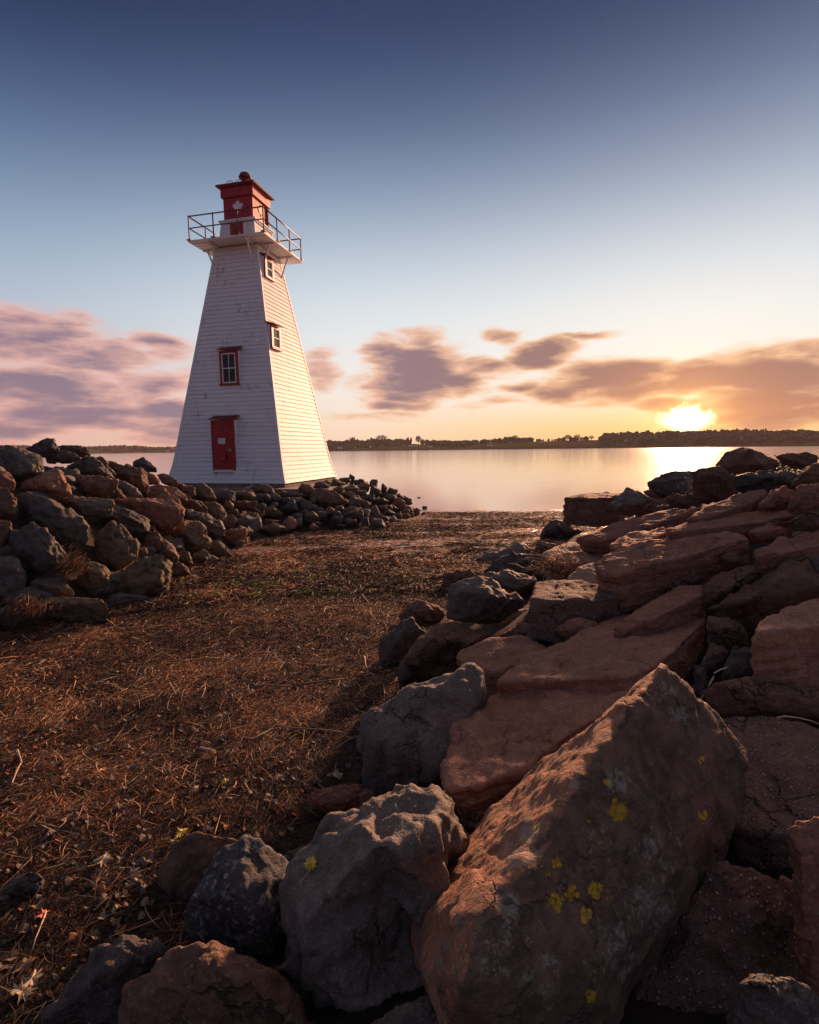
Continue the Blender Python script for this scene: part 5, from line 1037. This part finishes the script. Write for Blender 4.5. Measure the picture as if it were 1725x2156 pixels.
def drop(u, v, z_off=.03):
    """world point where the view through a photo pixel meets the built scene"""
    global depsg
    if depsg is None: bpy.context.view_layer.update(); depsg = bpy.context.evaluated_depsgraph_get()
    q = ray(u, v); ok, loc, nrm, *_ = SC.ray_cast(depsg, Vector((0, 0, CAMZ)), Vector(q).normalized())
    return (loc, nrm) if ok else (Vector(hit(u, v)[0]), Vector((0, 0, 1)))
for (vw, x, y, s, mt, lb) in [('B', 1262, 462, .030, 'yellow_leaf', 'yellow leaf with a long stem lying on the big cracked grey boulder'), ('B', 738, 342, .042, 'yellow_leaf', 'large yellow green leaf with a stem on the straw behind the shaded brown boulder'), ('B', 550, 515, .055, 'pale_leaf', 'pale crumpled leaf on the straw left of the shaded brown boulder'), ('B', 415, 455, .05, 'pale_leaf', 'flat pale brown leaf left of the two crumpled pale ones'), ('B', 487, 455, .035, 'pale_leaf', 'small greyish leaf right beside the flat pale brown one'),
        ('B', 175, 675, .035, 'red_leaf', 'dark red leaf upright in the straw near the bottom left'), ('B', 915, 132, .032, 'yellow_leaf', 'small yellow green leaf alone on dark eelgrass in the middle of the beach'), ('B', 1370, 108, .05, 'pale_leaf', 'pale curled leaf beside the small flat red stone'), ('B', 1128, 118, .038, 'brown_leaf', 'brown curled leaf left of the pale one near the flat red stone'), ('B', 135, 44, .026, 'orange_leaf', 'bright orange leaf scrap at the left of the beach'),
        ('B', 272, 112, .045, 'brown_leaf', 'wide brown leaf at the left of the beach, above the other brown one'), ('B', 275, 280, .045, 'brown_leaf', 'wide brown leaf below the other wide brown one'), ('B', 430, 232, .05, 'brown_leaf', 'brown leaf right of the two wide brown ones'), ('B', 405, 92, .045, 'orange_leaf', 'orange brown leaf in the sunlit litter'), ('B', 80, 995, .05, 'pale_leaf', 'yellowish leaf at the bottom left corner'), ('B', 130, 940, .045, 'pale_leaf', 'pale leaf just above the yellowish corner leaf'), ('B', 100, 880, .045, 'brown_leaf', 'brown leaf at the bottom left, topmost of the corner leaves'), ('B', 790, 165, .04, 'pale_leaf', 'pale leaf in the dark eelgrass left of the small yellow one')]:
    u, v = T(vw, (x, y)); loc, nrm = drop(u, v); rr = random.Random(int(u*7)); bm = leaf_mesh(rr, s*1.15); nm_ = nrm if nrm.z > .1 else Vector((0, 0, 1))
    o = obj('fallen_leaf', bm, mt, loc=loc+nm_*.012); o.rotation_mode = 'QUATERNION'; o.rotation_quaternion = (nm_+Vector((0, 0, .4))).normalized().to_track_quat('Z', 'Y') @ Matrix.Rotation(rr.uniform(0, 6), 3, 'Z').to_quaternion()
    tag(o, lb, 'leaf', 'single fallen leaves')
# driftwood sticks
M['stick'] = flat('dry_wood', (.20, .13, .09), .75, .35, 20, .5); M['twig'] = flat('pale_wood', (.42, .34, .27), .7, .2, 20, .3)
VX['G'] = (1/(1.01471*1.9), 0, 2200/1.9)
for (vw, pts, rad, mt, lb) in [('G', [(990, 775), (1030, 782), (1065, 760), (1100, 742), (1160, 732), (1240, 738), (1320, 742), (1400, 755)], .013, 'stick', 'long bent driftwood stick on the straw left of the dark grey boulder'),
        ('G', [(1020, 565), (1080, 558), (1150, 563), (1180, 560)], .013, 'stick', 'short thick stick lying in the middle of the beach'), ('G', [(1190, 560), (1260, 548), (1330, 540), (1398, 532)], .012, 'stick', 'straight stick right of the short thick one'),
        ('G', [(1480, 440), (1485, 480), (1500, 505), (1530, 530), (1540, 560)], .010, 'stick', 'thin forked stick in the straw by the upright dark brown stone'), ('G', [(1558, 555), (1562, 590), (1560, 625)], .008, 'stick', 'thin stick pointing down beside the smooth purple boulder'),
        ('G', [(815, 815), (845, 822), (870, 826)], .012, 'twig', 'short pale stick in the dark eelgrass mid beach'), ('G', [(688, 548), (705, 575), (715, 600)], .010, 'stick', 'short brown stick in the litter right of the beach centre'),
        ('G', [(72, 820), (88, 870), (70, 905), (50, 955), (80, 965)], .006, 'twig', 'thin crooked twig near the left edge of the beach'), ('B', [(190, 668), (165, 730), (145, 780), (132, 825)], .004, 'twig', 'thin pale stem hanging from the dark red leaf'),
        ('G', [(1445, 192), (1470, 188), (1500, 225), (1525, 245)], .012, 'stick', 'curved dark stick far up the beach')]:
    P = []
    for p in pts:
        u, v = T(vw, p); loc, n_ = drop(u, v); P.append(loc+Vector((0, 0, rad+.012)))
    base = P[0].copy(); bm = bmesh.new(); tube(bm, [p-base for p in P], rad, 7, rad*.5)
    tag(obj('stick', bm, mt, loc=base, smooth=True), lb, 'stick', 'sticks washed up on the beach')
# pale twig standing behind the peaked boulder
def twig3(name, vw, pts, yy, rad, lb, cat='twig'):
    P = []
    for (x, y) in pts: d = ray(*T(vw, (x, y))); P.append(Vector(CAMP+d*(yy/d[1])))
    base = P[0].copy(); bm = bmesh.new(); tube(bm, [p-base for p in P], rad, 6, rad*.5); tag(obj(name, bm, 'twig', loc=base, smooth=True), lb, cat)
twig3('twig', 'C', [(1292, 180), (1310, 150), (1322, 130), (1338, 100), (1340, 85), (1365, 72), (1388, 64)], 3.35, .007, 'pale crooked twig standing up behind the peaked boulder')
twig3('twig', 'C', [(1570, 250), (1600, 244), (1650, 250), (1700, 262), (1740, 280)], 2.7, .005, 'thin pale twig lying on the low brown boulder at the right edge')
# straw heaps caught between the left bank boulders, and dry tufts
def tuft(name, vw, c, n, spread, L, seed, lb, mt_w, cat='straw heap', up=.5, tt=-.1, which='LMR'):
    u, v = T(vw, c); Pc, t0 = hit(u, v, .15, which); Pc = CAMP+ray(u, v)*(t0+tt); r = np.random.default_rng(seed)
    md = r.normal(size=3)*[1, .4, 0]+[.3, -.8, -.5]; s = spread; P = r.normal(size=(n, 3))*np.array(s); P[:, 2] = np.abs(P[:, 2])-s[2]*.6
    d = r.normal(size=(n, 3))*(.55 if up < 0 else 1)+(md if up < 0 else 0); d[:, 2] = d[:, 2]*.6+(up if up > 0 else up); d /= np.linalg.norm(d, axis=1, keepdims=True); ln = r.uniform(*L, n)[:, None]
    w_ = np.cross(d, r.normal(size=(n, 3))); w_ /= np.linalg.norm(w_, axis=1, keepdims=True); w_ *= r.uniform(.0015, .0035, (n, 1)); sag = np.array([[0, 0, -1.0]])*ln*.22
    V = np.stack([P-w_, P+w_, P+d*ln*.5+sag*.1-w_, P+d*ln*.5+sag*.1+w_, P+d*ln+sag-w_*.4, P+d*ln+sag+w_*.4], 1).reshape(-1, 3); b = np.arange(n)[:, None]*6
    F = np.concatenate([b+np.array([[0, 1, 3, 2]]), b+np.array([[2, 3, 5, 4]])]); k = r.choice(7, n, p=np.array(mt_w)/sum(mt_w)); C = np.repeat(PAL[k]*r.uniform(.6, 1.3, (n, 1)), 6, 0)
    o = link(name, npmesh(name, V, F, M['wrack'], False, {'tint': C}), loc=Pc); tag(o, lb, cat); return o
tuft('straw_heap', 'L', (195, 1260), 1500, (.11, .09, .10), (.05, .13), 61, 'heap of dry reddish straw spilling between the lowest boulders at the left edge', [3, 4, 2.5, .8, .3, .1, 0], up=-.5, tt=-.25)
tuft('straw_heap', 'L', (520, 975), 1500, (.08, .08, .16), (.05, .14), 62, 'clump of straw hanging in the gap left of the round mossy boulder', [2, 3, 2, 1, .7, .3, 0], up=-.3, tt=-.2)
tuft('dry_weed', 'R', (515, 612), 1300, (.13, .12, .10), (.08, .2), 64, 'dry pinkish weed tuft between the dark boulder and the pale concrete', [.5, 1.5, 1.5, 1, 2.5, 2, 0], 'weed', up=.5, tt=-.25, which='R')
# green bush on the crest and pale dead stalks beside it
m, gg = newmat('bush_leaf'); at = gg.n('ShaderNodeAttribute', attribute_name='tint').outputs['Color']; finish(gg, at, .5, None, spec=.4, extra={'Subsurface Weight': .0}); M['bleaf'] = m
def bush(vw, c, n, spread, seed, lb, t0, cols, dens=1.0, leafs=(.012, .028), stems=26):
    u, v = T(vw, c); Pc = CAMP+ray(u, v)*t0; r = np.random.default_rng(seed); o = bpy.data.objects.new('shrub', None); COL.objects.link(o); o.location = Pc; tag(o, lb, 'bush')
    bm = bmesh.new(); tips = []
    for i in range(stems):
        x, y = r.normal(0, spread[0]*.55), r.normal(0, spread[1]*.55); tip = Vector((x*1.3, y*1.3, spread[2]*r.uniform(.4, 1.0)*(1-.35*abs(x)/spread[0]))); tips.append(tip); b = Vector((x*.6, y*.6, -spread[2]*.6))
        tube(bm, [b, (b+tip)/2+Vector((r.normal(0, .03), r.normal(0, .03), .03)), tip], .006, 4, .002)
    obj('stems', bm, 'stick', o)
    k = r.integers(0, len(tips), n); T_ = np.array([tips[i][:] for i in k]); s_ = r.uniform(-.1, 1.05, (n, 1)); P = T_*np.c_[s_, s_, s_]+r.normal(0, .045, (n, 3))
    A = r.normal(size=(n, 3)); A /= np.linalg.norm(A, axis=1, keepdims=True); B = np.cross(A, r.normal(size=(n, 3))); B /= np.linalg.norm(B, axis=1, keepdims=True); L_ = r.uniform(*leafs, (n, 1))
    V = np.stack([P-A*L_, P-B*L_*.5, P+A*L_, P+B*L_*.5], 1).reshape(-1, 3); C = np.repeat(np.array(cols)[r.integers(0, len(cols), n)]*r.uniform(.6, 1.4, (n, 1)), 4, 0)
    link('leaves', npmesh('leaves', V, np.arange(4*n).reshape(n, 4), M['bleaf'], False, {'tint': C}), o)
bush('R', (1470, 205), 3600, (.75, .3, .36), 71, 'low green bush growing among the crest boulders of the breakwater', 8.3, [(.05, .075, .015), (.08, .10, .02), (.10, .085, .02), (.04, .05, .015)])
bush('R', (1150, 250), 260, (.30, .15, .28), 72, 'leggy dead weed with pale seed heads left of the green bush', 7.6, [(.35, .30, .26), (.25, .2, .17)], leafs=(.010, .02), stems=14)

# ---------------------------------------------------------------- air: evening haze over the bay
bm = bmesh.new(); box(bm, -2600, 2600, -300, 2600, -30, 62); me = bpy.data.meshes.new('haze'); bmesh.ops.recalc_face_normals(bm, faces=bm.faces); bm.to_mesh(me); bm.free()
m = bpy.data.materials.new('haze'); m.use_nodes = True; m.node_tree.nodes.clear(); gg = G(m.node_tree)
pv = gg.n('ShaderNodeVolumePrincipled'); pv.inputs['Density'].default_value = .00008; pv.inputs['Color'].default_value = (.80, .72, .72, 1); pv.inputs['Anisotropy'].default_value = .1
o_ = gg.n('ShaderNodeOutputMaterial'); m.node_tree.links.new(pv.outputs[0], o_.inputs['Volume']); me.materials.append(m); m.cycles.homogeneous_volume = True if hasattr(m.cycles, 'homogeneous_volume') else None
tag(link('haze', me), kind='stuff')
